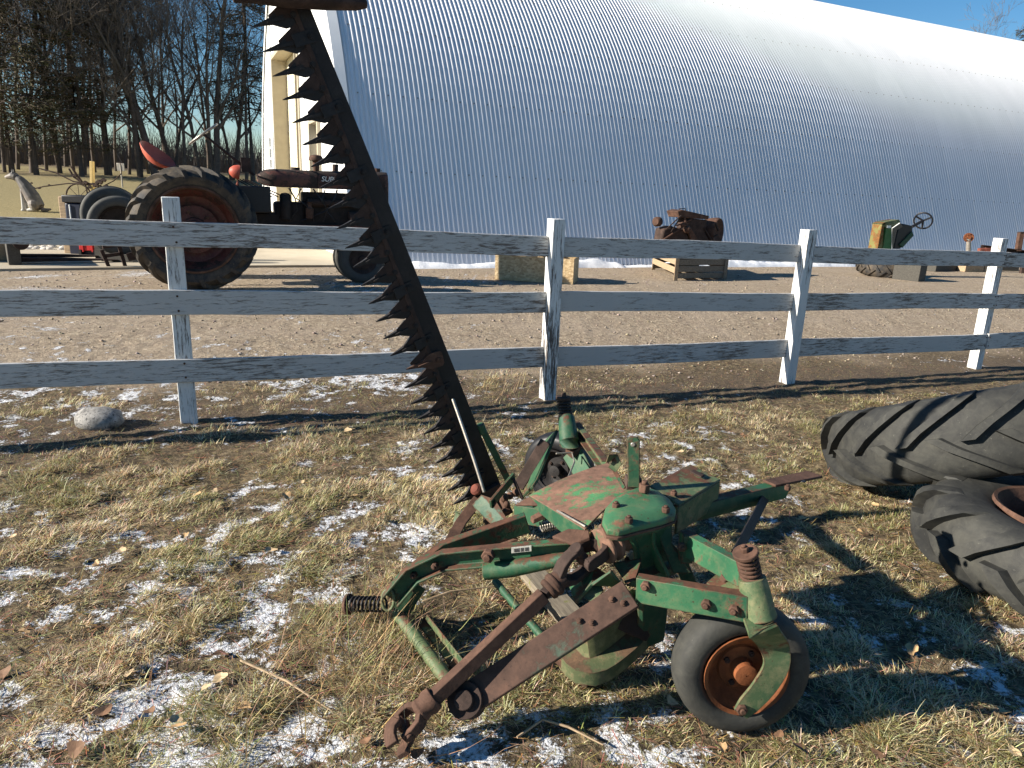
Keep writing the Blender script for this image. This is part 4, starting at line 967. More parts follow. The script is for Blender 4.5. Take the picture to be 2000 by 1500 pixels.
    clip = MB(); clip.sweep([A(0.105, 0, 0.022), A(0.125, 0, 0.020), A(0.155, 0, 0.010), A(0.185, 0, 0.006)], rect(0.040, 0.006), up=A(0, 0, 1)); clip.bolt(A(0.168, 0, 0.010), A(0, 0, 1), 0.011, 0.008); cme = clip.mesh('hold_down_clip', 'steel_black')
    rr = random.Random(5)
    for k in range(27):
        tw = rr.uniform(-0.05, 0.05); ca, sa = math.cos(tw), math.sin(tw)
        x_ = gg * ca + dd * sa; y_ = dd * ca - gg * sa
        o = K(k, 0.0)
        if k == 17: x_ = nrm(x_ + dd * 0.15); y_ = nrm(np.cross(nnv, x_)); y_ = y_ if y_.dot(dd) > 0 else -y_; o = K(k, 0.035, 0.012)
        Mx = Matrix([[x_[i], y_[i], nnv[i], o[i]] for i in range(3)] + [[0, 0, 0, 1]])
        go = place('guard', gme, bar, Mx)
        if k == 17:
            m2 = gme.copy(); m2.materials[0] = MT['rust']; go.data = m2; go['label'] = 'broken rusty guard with its point missing'
        o2 = K(k - 0.24, 0.0, 0.0085); Mx2 = Matrix([[gg[i], dd[i], nnv[i], o2[i]] for i in range(3)] + [[0, 0, 0, 1]])
        place('knife_section', sme, bar, Mx2)
        if k % 3 == 1:
            o3 = K(k, 0.0); place('hold_down_clip', cme, bar, Matrix([[gg[i], dd[i], nnv[i], o3[i]] for i in range(3)] + [[0, 0, 0, 1]]))
    mb = MB(); mb.sweep([K(-0.6, 0.146, 0.011), K(26.8, 0.148, 0.011)], rect(0.006, 0.018), up=gg); part(mb, 'knife_back', 'rust_dark', bar)
    # outer shoe across the top of the bar
    o0, o1 = PY(505, -2, 2.47), PY(716, 8, 2.60)
    mb = MB(); mb.sweep([PY(455, 0, 2.44), o0, o0 + (o1 - o0) * 0.25 - dd * 0.004, o0 + (o1 - o0) * 0.6, o0 + (o1 - o0) * 0.9, o1], [(x * 0.05, y * 0.026) for x, y in circ(1.0, 14)], up=dd, scales=[(0.35, 0.3), (0.6, 0.55), (1.0, 1.0), (0.9, 0.9), (0.7, 0.8), (0.35, 0.5)]); part(mb, 'outer_shoe', 'rust_dark')
    mb = MB(); mb.sweep([K(-1.2, 0.05, 0.02), K(-0.75, 0.20, 0.03), K(-0.45, 0.30, 0.02)], rect(0.03, 0.012), up=nnv); part(mb, 'shoe_strap', 'steel_black')
    # inner foot of the bar
    mb = MB(); mb.loft([[K(k, a_, -0.02), K(k, b_, -0.02), K(k, b_, 0.03), K(k, a_, 0.03)] for k, a_, b_ in ((26.0, 0.13, 0.225), (27.2, 0.12, 0.23), (28.3, 0.10, 0.24))]); part(mb, 'bar_foot', 'rust_dark')
    mb = MB(); mb.lathe(P(929, 955, 0.24), nrm(A(-0.5, -0.6, 0.6)), [(0.0, -0.02), (0.026, -0.015), (0.028, 0.0), (0.018, 0.012), (0.0, 0.016)], 14); part(mb, 'foot_pin', 'rust_red')
    # polished lift rod and flat spring beside the bar
    ra = P(946, 962, 0.34); rb = K(19.6, 0.165, 0.035)
    mb = MB(); mb.tube([rb, rb + (ra - rb) * 0.3 + nnv * 0.008, rb + (ra - rb) * 0.65 + nnv * 0.012, ra], 0.0065, 10); part(mb, 'lift_rod', 'steel')
    s0, s1_ = K(22.3, 0.245, 0.0), K(26.4, 0.275, 0.0)
    mb = MB(); mb.sweep([s0, s1_], rect(0.03, 0.012), up=nnv); mb.tube([s0 - dd * 0.02, s0 + dd * 0.03], 0.017, 12); part(mb, 'swath_spring', 'green_dark')
    return root
make_mower()

# ------------------------------------------------------------------ farm tyres
def ag_tyre(mb, c, ax, R, Wd, rr, nl=20, lh=0.035, lw=0.055, swp=0.32, twist=1.0, seg=56):
    c = A(*c); ax = nrm(ax)
    half = [(R, 0.0), (R - 0.004, 0.2), (R - 0.025, 0.38), (R - 0.07, 0.485), ((R * 0.6 + rr * 0.4), 0.52), (rr + 0.05, 0.46), (rr, 0.38)]
    prof = [(r, -h * Wd) for r, h in half[::-1]] + [(r, h * Wd) for r, h in half[1:]]
    prof += [(rr + 0.03, 0.34 * Wd), (R - 0.06, 0.30 * Wd), (R - 0.035, 0), (R - 0.06, -0.30 * Wd), (rr + 0.03, -0.34 * Wd)]
    mb.lathe(c, ax, prof, seg, closed=True)
    t, e1, e2 = frame(ax, (0.0123, 0.05, 1) if abs(ax[2]) < 0.95 else (0, 1, 0))
    for sg in (-1, 1):
        for k in range(nl):
            th0 = 2 * math.pi * k / nl + (math.pi / nl if sg > 0 else 0); rings = []
            for q, rad in ((-0.03, R - 0.002), (0.12, R - 0.003), (0.25, R - 0.010), (0.38, R - 0.028), (0.47, R - 0.06), (0.515, R - 0.11)):
                th = th0 + swp * twist * max(q, 0) / 0.5
                hw = lw / 2 / R * (1.0 if q < 0.3 else 1.0 + (q - 0.3) * 0.8)
                hh = lh if q < 0.5 else lh * 0.3
                pt = lambda a, r_: c + t * (sg * q * Wd * (1 + (0.03 if r_ > rad else 0))) + (e1 * math.cos(a) + e2 * math.sin(a)) * r_
                rings.append([pt(th - hw, rad - 0.012), pt(th + hw, rad - 0.012), pt(th + hw * 0.72, rad + hh), pt(th - hw * 0.72, rad + hh)])
            mb.loft(rings)
    return mb

def PG(px, py, n=40):                     # where a pixel's ray meets the terrain
    r = ray(px, py); lo_, hi_ = 0.5, 200.0
    for t in np.linspace(1, 200, 4000):
        p = CAMP + r * t
        if p[2] < float(gz(p[0], p[1])): hi_ = t; break
    p = CAMP + r * hi_
    return A(p[0], p[1], float(gz(p[0], p[1])))

# ------------------------------------------------------------------ red tractor
def make_tractor():
    az = math.radians(66); a = A(math.sin(az), math.cos(az), 0); nl_ = A(-a[1], a[0], 0)
    con = P(388, 566, 0.18); org = con + nl_ * 0.74
    root = empty('farm_tractor', org, 'rusty red vintage row crop tractor with bare metal seat, parked behind the fence', 'tractor')
    T = lambda x, y, z: org + a * x + nl_ * y + A(0, 0, z)
    C = lambda px, py, y=0.0: PL(px, py, org + nl_ * y, nl_)
    def part(mb, name, m, parent=None, bev=0.0, ang=40, **k): return mb.build(name, m, parent or root, bev=bev, ang=ang, **k)
    R = 0.755
    for y in (-0.74, 0.74):
        c = T(0, y, R - 0.01); sg = -1 if y < 0 else 1
        mb = ag_tyre(MB(), c, nl_ * sg, R - 0.04, 0.37, 0.50, 20, 0.046, 0.062, 0.36)
        ty = part(mb, 'rear_tyre', 'rubber_mud', ang=35)
        mb = MB(); o = nl_ * sg
        mb.lathe(c, o, [(0.50, 0.14), (0.525, 0.17), (0.50, 0.175), (0.48, 0.13), (0.475, -0.13), (0.50, -0.17)], 40)
        part(mb, 'rim', 'rust', ty)
        mb = MB(); mb.lathe(c, o, [(0.475, 0.10), (0.44, 0.06), (0.40, -0.02), (0.30, -0.06), (0.16, -0.05), (0.14, 0.08), (0.08, 0.10), (0.0, 0.10)], 40); part(mb, 'wheel_disc', 'red', ty)
        mb = MB(); mb.lathe(c, o, [(0.29, -0.055), (0.29, 0.02), (0.12, 0.03), (0.11, 0.16), (0.06, 0.17), (0.0, 0.17)], 30); part(mb, 'hub_weight', 'red', ty)
        for k in range(6):
            mb = MB(); an = k * math.pi / 3 + 0.3; _, e1, e2 = frame(o); mb.bolt(c + (e1 * math.cos(an) + e2 * math.sin(an)) * 0.22 + o * 0.02, o, 0.02, 0.025); part(mb, 'wheel_bolt', 'rust', ty)
    mb = MB(); mb.tube([T(0, -0.72, R), T(0, 0.72, R)], 0.075, 16); part(mb, 'rear_axle', 'red')
    mb = MB(); mb.box(T(0.05, 0, 0.80), (0.55, 0.42, 0.46), (a, nl_, UPV)); mb.box(T(0.05, 0, 1.10), (0.5, 0.36, 0.16), (a, nl_, UPV)); part(mb, 'final_drive_housing', 'red', bev=0.03)
    mb = MB(); mb.box(T(0.72, 0, 0.78), (0.85, 0.30, 0.34), (a, nl_, UPV)); part(mb, 'transmission', 'engine', bev=0.03)
    mb = MB(); mb.box(T(1.22, 0, 0.84), (0.40, 0.30, 0.52), (a, nl_, UPV)); part(mb, 'bell_housing', 'engine', bev=0.04)
    mb = MB(); mb.box(T(0.75, -0.22, 1.12), (0.42, 0.20, 0.34), (a, nl_, UPV)); part(mb, 'battery_box', 'black', bev=0.015)
    # frame rails
    for y in (-0.19, 0.19):
        mb = MB(); mb.sweep([T(0.9, y, 0.72), T(2.38, y, 0.74)], rect(0.06, 0.15)); part(mb, 'frame_rail', 'red', bev=0.01)
    # hood and tank
    def shell(x0, x1, zb0, zt0, zb1, zt1, w0, w1, m, name, rear=False):
        rings = []
        for u in np.linspace(0, 1, 9):
            x = x0 + (x1 - x0) * u; zb = zb0 + (zb1 - zb0) * u; zt = zt0 + (zt1 - zt0) * u; hw = w0 + (w1 - w0) * u
            if rear and u < 0.3:
                k = math.sqrt(max(0.02, 1 - ((0.3 - u) / 0.3) ** 2)); hw *= 0.45 + 0.55 * k; m_ = zb + (zt - zb) * 0.45; zt = m_ + (zt - m_) * (0.35 + 0.65 * k); zb = m_ - (m_ - zb) * (0.35 + 0.65 * k)
            r = []
            for q in range(14):
                an = math.pi * q / 13; cc, ss = math.cos(an), math.sin(an)
                r.append(T(x, hw * math.copysign(abs(cc) ** 0.5, cc), zb + (zt - zb) * 0.35 + (zt - zb) * 0.65 * abs(ss) ** 0.6))
            r.append(T(x, -hw * 0.92, zb)); r.append(T(x, hw * 0.92, zb))
            rings.append(r)
        mb = MB(); mb.loft(rings); return part(mb, name, m, ang=40)
    # distances along the tractor are read from the photo on its middle plane
    xh0 = np.dot(C(503, 352) - org, a); xh1 = np.dot(C(612, 350) - org, a); xh2 = np.dot(C(750, 350) - org, a)
    zt = C(560, 331)[2] - org[2]; zb = C(560, 366)[2] - org[2]; zt2 = C(735, 336)[2] - org[2]; zb2 = C(690, 372)[2] - org[2]
    shell(xh0, xh1 + 0.02, zb, zt, zb, zt, 0.21, 0.23, 'hood', 'fuel_tank', True)
    hood = shell(xh1 + 0.025, xh2 - 0.20, zb, zt, zb2 + 0.01, zt2, 0.225, 0.22, 'hood', 'hood')
    gx = xh2 - 0.18
    mb = MB(); rings = []
    for x, k in ((gx, 1.0), (gx + 0.10, 1.0), (gx + 0.17, 0.94), (gx + 0.20, 0.80)):
        z1 = zt2 * (0.985 + 0.015 * k); z0_ = 0.62
        rings.append([T(x, -0.22 * k, z0_), T(x, 0.22 * k, z0_), T(x, 0.23 * k, z1 - 0.15), T(x, 0.20 * k, z1 - 0.04), T(x, 0.12 * k, z1), T(x, -0.12 * k, z1), T(x, -0.20 * k, z1 - 0.04), T(x, -0.23 * k, z1 - 0.15)])
    mb.loft(rings); gr = part(mb, 'grille_shell', 'hood', bev=0.01)
    for i in range(14):
        for y in (-0.236,):
            mb = MB(); mb.sweep([T(gx + 0.01, y, 0.72 + i * 0.05), T(gx + 0.14, y, 0.72 + i * 0.05)], rect(0.012, 0.02)); part(mb, 'grille_louvre', 'engine', gr)
    mb = MB(); mb.tube([T(gx + 0.08, 0, zt2), T(gx + 0.08, 0, zt2 + 0.05)], 0.045, 14); part(mb, 'radiator_cap', 'rust')
    # lettering on the hood side
    tx = bpy.data.curves.new('hood_lettering', 'FONT'); tx.body = 'SUPER'; tx.size = 0.095; tx.extrude = 0.001; tx.shear = 0.2
    tob = bpy.data.objects.new('tmp', tx); col.objects.link(tob); bpy.context.view_layer.update()
    dg = bpy.context.evaluated_depsgraph_get(); tme = bpy.data.meshes.new_from_object(tob.evaluated_get(dg)); bpy.data.objects.remove(tob)
    tme.name = 'hood_lettering'; tme.materials.clear(); tme.materials.append(MT['white_trim'])
    lp = T(xh1 + 0.07, -0.231, zb + (zt - zb) * 0.42)
    ORG[hood] = ORG[root]
    place('hood_lettering', tme, hood, Matrix([[a[i], UPV[i], -nl_[i], lp[i]] for i in range(3)] + [[0, 0, 0, 1]]))
    # engine
    ex0, ex1 = xh0 + 0.28, gx
    mb = MB(); mb.box(T((ex0 + ex1) / 2 + 0.1, 0.02, 0.90), ((ex1 - ex0) * 0.78, 0.26, 0.42), (a, nl_, UPV)); mb.box(T((ex0 + ex1) / 2 + 0.1, 0.02, 1.17), ((ex1 - ex0) * 0.7, 0.20, 0.14), (a, nl_, UPV)); part(mb, 'engine_block', 'engine', bev=0.02)
    mb = MB(); mb.tube([T(ex0 + 0.35, -0.18, 1.10), T(ex1 - 0.12, -0.18, 1.10)], 0.05, 12); part(mb, 'manifold', 'rust_dark')
    for x in np.linspace(ex0 + 0.38, ex1 - 0.15, 4):
        mb = MB(); mb.tube([T(x, -0.19, 1.10), T(x, -0.08, 1.14)], 0.035, 10); part(mb, 'exhaust_port', 'rust_dark')
    mb = MB(); mb.lathe(T(ex0 + 0.05, -0.18, 1.02), UPV, [(0.0, -0.16), (0.07, -0.15), (0.075, 0.0), (0.075, 0.16), (0.05, 0.19), (0.0, 0.2)], 16); part(mb, 'oil_filter', 'engine')
    mb = MB(); mb.lathe(T(ex0 + 0.36, -0.22, 0.98), UPV, [(0.0, -0.1), (0.05, -0.09), (0.055, 0.04), (0.03, 0.06), (0.03, 0.12), (0.05, 0.13), (0.0, 0.14)], 14); part(mb, 'carburettor', 'rust')
    mb = MB(); mb.lathe(T(ex1 - 0.25, -0.2, 0.92), a, [(0.0, -0.13), (0.075, -0.12), (0.08, 0.1), (0.03, 0.13), (0.0, 0.13)], 16); part(mb, 'generator', 'rust_dark')
    for k in range(5):
        rr = random.Random(k); x = ex0 + 0.1 + k * 0.16
        mb = MB(); mb.tube([T(x, -0.2, 1.28), T(x + rr.uniform(-.1, .1), -0.25, 1.15), T(x + rr.uniform(-.2, .2), -0.22, 1.0), T(x + rr.uniform(-.2, .25), -0.18, 0.85)], 0.011, 6); part(mb, 'hose', 'black')
    # air cleaner cap, exhaust stub, filler caps
    ac = C(617, 312, -0.1); b_ = C(617, 335, -0.1)
    mb = MB(); mb.lathe(ac, UPV, [(0.0, 0.06), (0.03, 0.065), (0.08, 0.05), (0.10, 0.01), (0.10, -0.01), (0.045, -0.015), (0.04, -0.15), (0.0, -0.2)], 18); part(mb, 'air_cleaner_cap', 'rust')
    mb = MB(); mb.tube([C(655, 338), C(655, 321)], 0.042, 12); part(mb, 'exhaust_stub', 'rust_dark')
    mb = MB(); mb.tube([C(577, 333), C(577, 327)], 0.06, 12); part(mb, 'fuel_cap', 'rust_dark')
    # steering
    s_top = C(397, 262); s_bot = C(497, 342); sx = nrm(s_top - s_bot)
    mb = MB(); mb.tube([s_bot, s_top], 0.018, 8); part(mb, 'steering_shaft', 'rust_dark')
    _, e1, e2 = frame(nrm(sx * 0.9 + UPV * 0.35))
    mb = MB(); N = 28; Rw = 0.215
    ringp = [s_top + (e1 * math.cos(2 * math.pi * i / N) + e2 * math.sin(2 * math.pi * i / N)) * Rw for i in range(N + 1)]
    mb.tube(ringp, 0.013, 8); sw = part(mb, 'steering_wheel', 'steel')
    for k in range(4):
        an = k * math.pi / 2 + 0.4; mb = MB(); mb.tube([s_top, s_top + (e1 * math.cos(an) + e2 * math.sin(an)) * Rw], 0.008, 6); part(mb, 'spoke', 'steel', sw)
    mb = MB(); mb.box(C(480, 322), (0.12, 0.10, 0.18), (a, nl_, UPV)); part(mb, 'steering_support', 'rust_dark')
    for k in range(4):
        mb = MB(); p0 = C(462 + k * 6, 350, -0.1 + 0.05 * k); p1 = C(520 + k * 12, 385, -0.1); mb.tube([p0, p1], 0.009, 6); part(mb, 'control_rod', 'rust_dark')
    # head lamp on a stalk
    lp_ = C(463, 336, -0.30); mb = MB(); mb.lathe(lp_, -a * 0.9 + UPV * 0.1, [(0.0, 0.10), (0.04, 0.09), (0.075, 0.05), (0.09, 0.0), (0.09, -0.03), (0.0, -0.03)], 18); part(mb, 'lamp', 'red_seat', ang=60)
    mb = MB(); mb.tube([lp_ - UPV * 0.06, lp_ - UPV * 0.14, T(0.5, -0.3, 1.1)], 0.018, 8); part(mb, 'lamp_stalk', 'rust_red')
    # pan seat
    sc0 = C(310, 304); sn_ = nrm(a * 0.42 + UPV * 0.80 - nl_ * 0.34); se1 = nrm(a - sn_ * a.dot(sn_)); se2 = np.cross(sn_, se1); mb = MB(); rin, rout = [], []
    for r_ in (0.02, 0.3, 0.55, 0.75, 0.9, 1.0):
        row = []; row2 = []
        for k in range(26):
            an = 2 * math.pi * k / 26; front = max(0.0, math.cos(an)); e = r_ * (1 - 0.12 * front)
            p = sc0 + se1 * (0.25 * e * math.cos(an)) + se2 * (0.235 * e * math.sin(an)) - sn_ * (0.105 * (1 - r_ ** 2.2)) + sn_ * (0.06 * r_ ** 3 * max(0, -math.cos(an)) - 0.02 * r_ * front)
            row.append(p); row2.append(p - sn_ * 0.012)
        rin.append(row); rout.append(row2)
    mb.loft(rin + rout[::-1]); st = part(mb, 'seat', 'red_seat', ang=60)
    mb = MB(); mb.sweep([C(300, 325), C(335, 338), C(400, 345)], rect(0.07, 0.02)); part(mb, 'seat_spring', 'rust_dark')
    mb = MB(); mb.box(T(-0.15, 0, 1.26), (0.3, 0.3, 0.10), (a, nl_, UPV)); part(mb, 'seat_mount', 'rust_red', bev=0.01)
    mb = MB(); mb.sweep([T(-0.25, -0.2, 0.55), T(-0.55, -0.2, 0.42), T(-0.8, -0.18, 0.35)], rect(0.05, 0.10)); part(mb, 'rear_drawbar', 'rust_dark')
    # front pedestal and the pair of front wheels
    fxp = np.dot(P(722, 560, 0.18) - org, a)
    mb = MB(); mb.sweep([T(fxp - 0.05, 0, 0.85), T(fxp, 0, 0.45)], rect(0.22, 0.22), up=a); part(mb, 'front_pedestal', 'red', bev=0.02)
    mb = MB(); mb.tube([T(fxp, -0.25, 0.335), T(fxp, 0.25, 0.335)], 0.035, 10); part(mb, 'front_axle', 'rust_dark')
    for y in (-0.2, 0.2):
        sg = -1 if y < 0 else 1; c = T(fxp, y, 0.33)
        mb = MB(); prof = []
        for i in range(18):
            an = 2 * math.pi * i / 18; prof.append((0.255 + 0.078 * math.copysign(abs(math.cos(an)) ** 0.8, math.cos(an)), 0.075 * math.copysign(abs(math.sin(an)) ** 0.8, math.sin(an))))
        mb.lathe(c, nl_ * sg, prof, 34, closed=True)
        for q in (-0.03, 0, 0.03): mb.lathe(c + nl_ * q, nl_ * sg, [(0.328, -0.008), (0.342, -0.005), (0.342, 0.005), (0.328, 0.008)], 34)
        ty = part(mb, 'front_tyre', 'rubber', ang=50)
        mb = MB(); mb.lathe(c, nl_ * sg, [(0.19, 0.06), (0.2, 0.07), (0.185, 0.05), (0.15, 0.02), (0.06, 0.02), (0.05, 0.06), (0.0, 0.065)], 28); part(mb, 'rim', 'rust_dark', ty)
    mb = MB(); mb.sweep([T(-0.1, -0.45, 0.85), T(0.55, -0.45, 0.90)], rect(0.10, 0.02)); part(mb, 'step_plate', 'rust_dark')
make_tractor()

# ------------------------------------------------------------------ tyres at the right
def big_tyres():
    # leaning tyre: its far left edge on the ground, its near right edge up on the smaller tyre
    c = A(2.60, 3.82, 0.34); ax = nrm(A(-0.20, 0.36, 0.91))
    root = empty('worn_tractor_tyre', A(c[0], c[1], 0.0), 'large grey bald-lugged tractor tyre leaning up on a smaller rimmed tyre', 'tyre')
    mb = ag_tyre(MB(), c, ax, 0.77, 0.40, 0.50, 17, 0.042, 0.078, -0.42, seg=64); mb.build('tread', 'rubber_grey', root, ang=35)
    mb = MB(); mb.lathe(c, ax, [(0.505, -0.16), (0.52, -0.175), (0.515, -0.19), (0.50, -0.175)], 48, closed=True); mb.lathe(c, ax, [(0.505, 0.16), (0.52, 0.175), (0.515, 0.19), (0.50, 0.175)], 48, closed=True); mb.build('bead', 'rubber', root, kind='stuff')
    c = A(2.48, 2.84, 0.115); ax = nrm(A(0.05, 0.02, 1.0))
    root = empty('rimmed_tractor_tyre', A(c[0], c[1], 0.0), 'smaller deep-lugged tractor tyre with rusty rim lying flat in the grass', 'tyre')
    mb = ag_tyre(MB(), c, ax, 0.60, 0.30, 0.33, 14, 0.050, 0.095, -0.30, seg=52); mb.build('tread', 'rubber_grey', root, ang=35)
    mb = MB(); mb.lathe(c, ax, [(0.35, 0.135), (0.345, 0.15), (0.33, 0.145), (0.315, 0.12), (0.31, -0.12), (0.33, -0.165)], 40); mb.lathe(c, ax, [(0.31, -0.02), (0.24, -0.04), (0.12, -0.04), (0.10, -0.01), (0.05, -0.01)], 40); mb.build('rim', 'rust', root)
big_tyres()

# ------------------------------------------------------------------ boulder by the fence
def boulder():
    c = P(177, 838, 0.0) + A(0.02, 0.06, 0.045); rr = np.random.default_rng(4); mb = MB(); n, m = 22, 14; V = []
    for i in range(m + 1):
        ph = math.pi * i / m
        for j in range(n):
            th = 2 * math.pi * j / n; d = A(math.sin(ph) * math.cos(th), math.sin(ph) * math.sin(th), math.cos(ph))
            k = 0.9 + 0.22 * float(fbm(np.array(d[0] * 1.3 + 5), np.array(d[1] * 1.3 + d[2] * 2), 1.3, 3))
            V.append(c + d * k * A(0.145, 0.11, 0.078))
    F = [(i * n + j, (i + 1) * n + j, (i + 1) * n + (j + 1) % n, i * n + (j + 1) % n) for i in range(m) for j in range(n)]
    mb.add(V, F); mb.build('boulder', 'rock', ang=80, label='speckled grey granite boulder half sunk beside the fence post', cat='rock')
boulder()

# ------------------------------------------------------------------ things along the barn
def frame_from(p, q):
    d = nrm(A(q[0] - p[0], q[1] - p[1], 0)); return d, A(-d[1], d[0], 0)
def osb_box():
    a, b = P(966, 546, 0.18), P(1120, 556, 0.18); d, n = frame_from(a, b); L = 1.25
    top = PL(966, 500, a, n)[2]; h = top - 0.18 + 0.02
    root = empty('strand_board_box', a, 'tan strand board box on the gravel behind the middle fence post', 'box')
    def panel(c, s): mb = MB(); mb.box(c, s, (d, n, UPV)); mb.build('panel', 'osb', root, bev=0.003)
    panel(a + d * L / 2 + n * 0.01 + UPV * h / 2, (L, 0.018, h))
    panel(a + d * L / 2 + n * 0.6 + UPV * h / 2, (L, 0.018, h))
    panel(a + d * 0.01 + n * 0.305 + UPV * h / 2, (0.018, 0.57, h)); panel(a + d * (L - 0.01) + n * 0.305 + UPV * h / 2, (0.018, 0.57, h))
    for x in (0.32, 0.62, 0.9):
        mb = MB(); mb.box(a + d * x + n * 0.3 + UPV * (h + 0.02), (0.09, 0.66, 0.035), (d, n, UPV)); mb.build('lid_batten', 'wood_tan', root)
    mb = MB(); mb.sweep([a + d * 0.35 + n * 0.2 + UPV * (h + 0.05), a + d * 0.75 + n * 0.25 + UPV * (h + 0.07), a + d * 1.3 + n * 0.2 + UPV * (h + 0.05)], rect(0.10, 0.04)); mb.build('scrap_bar', 'rust_dark', root)
    mb = MB(); mb.box(a + d * L / 2 + n * 0.3 + UPV * 0.03, (L - 0.06, 0.55, 0.05), (d, n, UPV)); mb.build('floor', 'osb', root)
osb_box()
def slat_crate():
    a, b = P(1316, 548, 0.18), P(1417, 546, 0.18); d, n = frame_from(a, b); L = np.linalg.norm(b - a); H = 0.50; D = 0.95
    lf = P(1274, 527, 0.18); n2 = nrm(A(lf[0] - a[0], lf[1] - a[1], 0)); D = np.linalg.norm((lf - a)[:2])
    root = empty('slatted_crate', a, 'weathered grey slatted wood crate carrying a rusty engine by the barn', 'crate')
    def bx(c, s, name, m, ax=None): mb = MB(); mb.box(c, s, ax or (d, n2, UPV)); mb.build(name, m, root, bev=0.004)
    for i in range(4):
        z = 0.08 + i * 0.115
        bx(a + d * L / 2 + UPV * z, (L, 0.02, 0.10 if i else 0.09), 'slat', 'wood_grey'); bx(a + d * L / 2 + n2 * D + UPV * z, (L, 0.02, 0.10), 'slat', 'wood_grey')
        if i > 0: bx(a + n2 * D / 2 + UPV * (z + (0.01 if i > 1 else -0.02)), (0.02, D, 0.105), 'slat', 'wood_tan'); bx(a + d * L + n2 * D / 2 + UPV * z, (0.02, D, 0.10), 'slat', 'wood_grey')
    for x in (0, L):
        for y in (0, D): bx(a + d * (x + (0.03 if x == 0 else -0.03)) + n2 * (y + (-0.02 if y == 0 else 0.02)) + UPV * H / 2, (0.08, 0.025, H), 'corner_post', 'wood_tan' if x == 0 else 'wood_grey')
    for i in range(6): bx(a + d * L * (i + 0.5) / 6 + n2 * D / 2 + UPV * (H - 0.02), (L / 6 - 0.01, D, 0.022), 'deck_board', 'wood_tan')
    # engine on top
    ctr = a + d * L / 2 + n2 * D * 0.45; zt = H + 0.18
    er = empty('salvaged_engine', A(ctr[0], ctr[1], 0.18 + H), 'rusty salvaged tractor engine with round clutch housing sitting on the slatted crate', 'engine')
    Q = lambda px, py: PL(px, py, ctr, n)
    def part(mb, name, m, ang=40, bev=0.0): return mb.build(name, m, er, ang=ang, bev=bev)
    v = n * 0.16
    mb = MB(); mb.prism([Q(1312, 412) - v, Q(1322, 409) - v, Q(1374, 421) - v, Q(1372, 428) - v, Q(1316, 424) - v], v * 2); part(mb, 'valve_cover', 'rust', bev=0.012)
    mb = MB(); mb.prism([Q(1335, 425) - v * 0.9, Q(1372, 429) - v * 0.9, Q(1366, 452) - v * 0.9, Q(1378, 474) - v * 0.9, Q(1352, 476) - v * 0.9, Q(1330, 446) - v * 0.9], v * 1.8); part(mb, 'engine_block', 'rust_dark', bev=0.015)
    mb = MB(); mb.prism([Q(1330, 444) - v * 1.05, Q(1336, 441) - v * 1.05, Q(1354, 470) - v * 1.05, Q(1341, 473) - v * 1.05], v * 0.25); part(mb, 'side_cover', 'rust', bev=0.006)
    mb = MB(); mb.prism([Q(1284, 470) - v * 0.8, Q(1288, 446) - v * 0.8, Q(1305, 441) - v * 0.8, Q(1332, 450) - v * 0.8, Q(1340, 475) - v * 0.8], v * 1.6); part(mb, 'gear_case', 'rust_dark', bev=0.03)
    cc = Q(1398, 455); mb = MB(); mb.lathe(cc + n * 0.12, -n + d * 0.55, [(0.0, 0.05), (0.10, 0.06), (0.21, 0.10), (0.265, 0.14), (0.28, 0.10), (0.27, 0.0), (0.25, -0.12), (0.0, -0.12)], 30); part(mb, 'clutch_housing', 'rust', ang=40)
    for an in (2.2, 3.6):
        mb = MB(); p0 = cc - n * 0.10 + d * (0.06 * math.cos(an)) + UPV * 0.06 * math.sin(an); mb.sweep([p0, p0 + (d * math.cos(an) + UPV * math.sin(an)) * 0.15], rect(0.02, 0.03), up=n); part(mb, 'clutch_lever', 'engine')
    mb = MB(); mb.lathe(Q(1283, 433), -d - n * 0.4, [(0.0, 0.05), (0.06, 0.05), (0.085, 0.02), (0.085, -0.06), (0.05, -0.09), (0.0, -0.09)], 18); part(mb, 'lamp_housing', 'rust')
    for (p0, p1, r) in (((1290, 447), (1318, 420), 0.012), ((1300, 452), (1318, 421), 0.012), ((1283, 468), (1334, 434), 0.016), ((1310, 440), (1338, 428), 0.014), ((1326, 424), (1330, 448), 0.02), ((1364, 444), (1380, 472), 0.012)):
        mb = MB(); mb.tube([Q(*p0) - v, Q(*p1) - v * 1.1], r, 8); part(mb, 'pipe', 'rust' if r > 0.012 else 'rust_dark')
    mb = MB(); mb.ball(Q(1330, 447) - v * 1.1, 0.07); mb.ball(Q(1322, 438) - v * 1.0, 0.05); part(mb, 'carburettor', 'rust')
    mb = MB(); mb.tube([Q(1326, 408), Q(1338, 407), Q(1340, 414)], 0.008, 6); part(mb, 'fuel_line', 'rust_dark')
slat_crate()
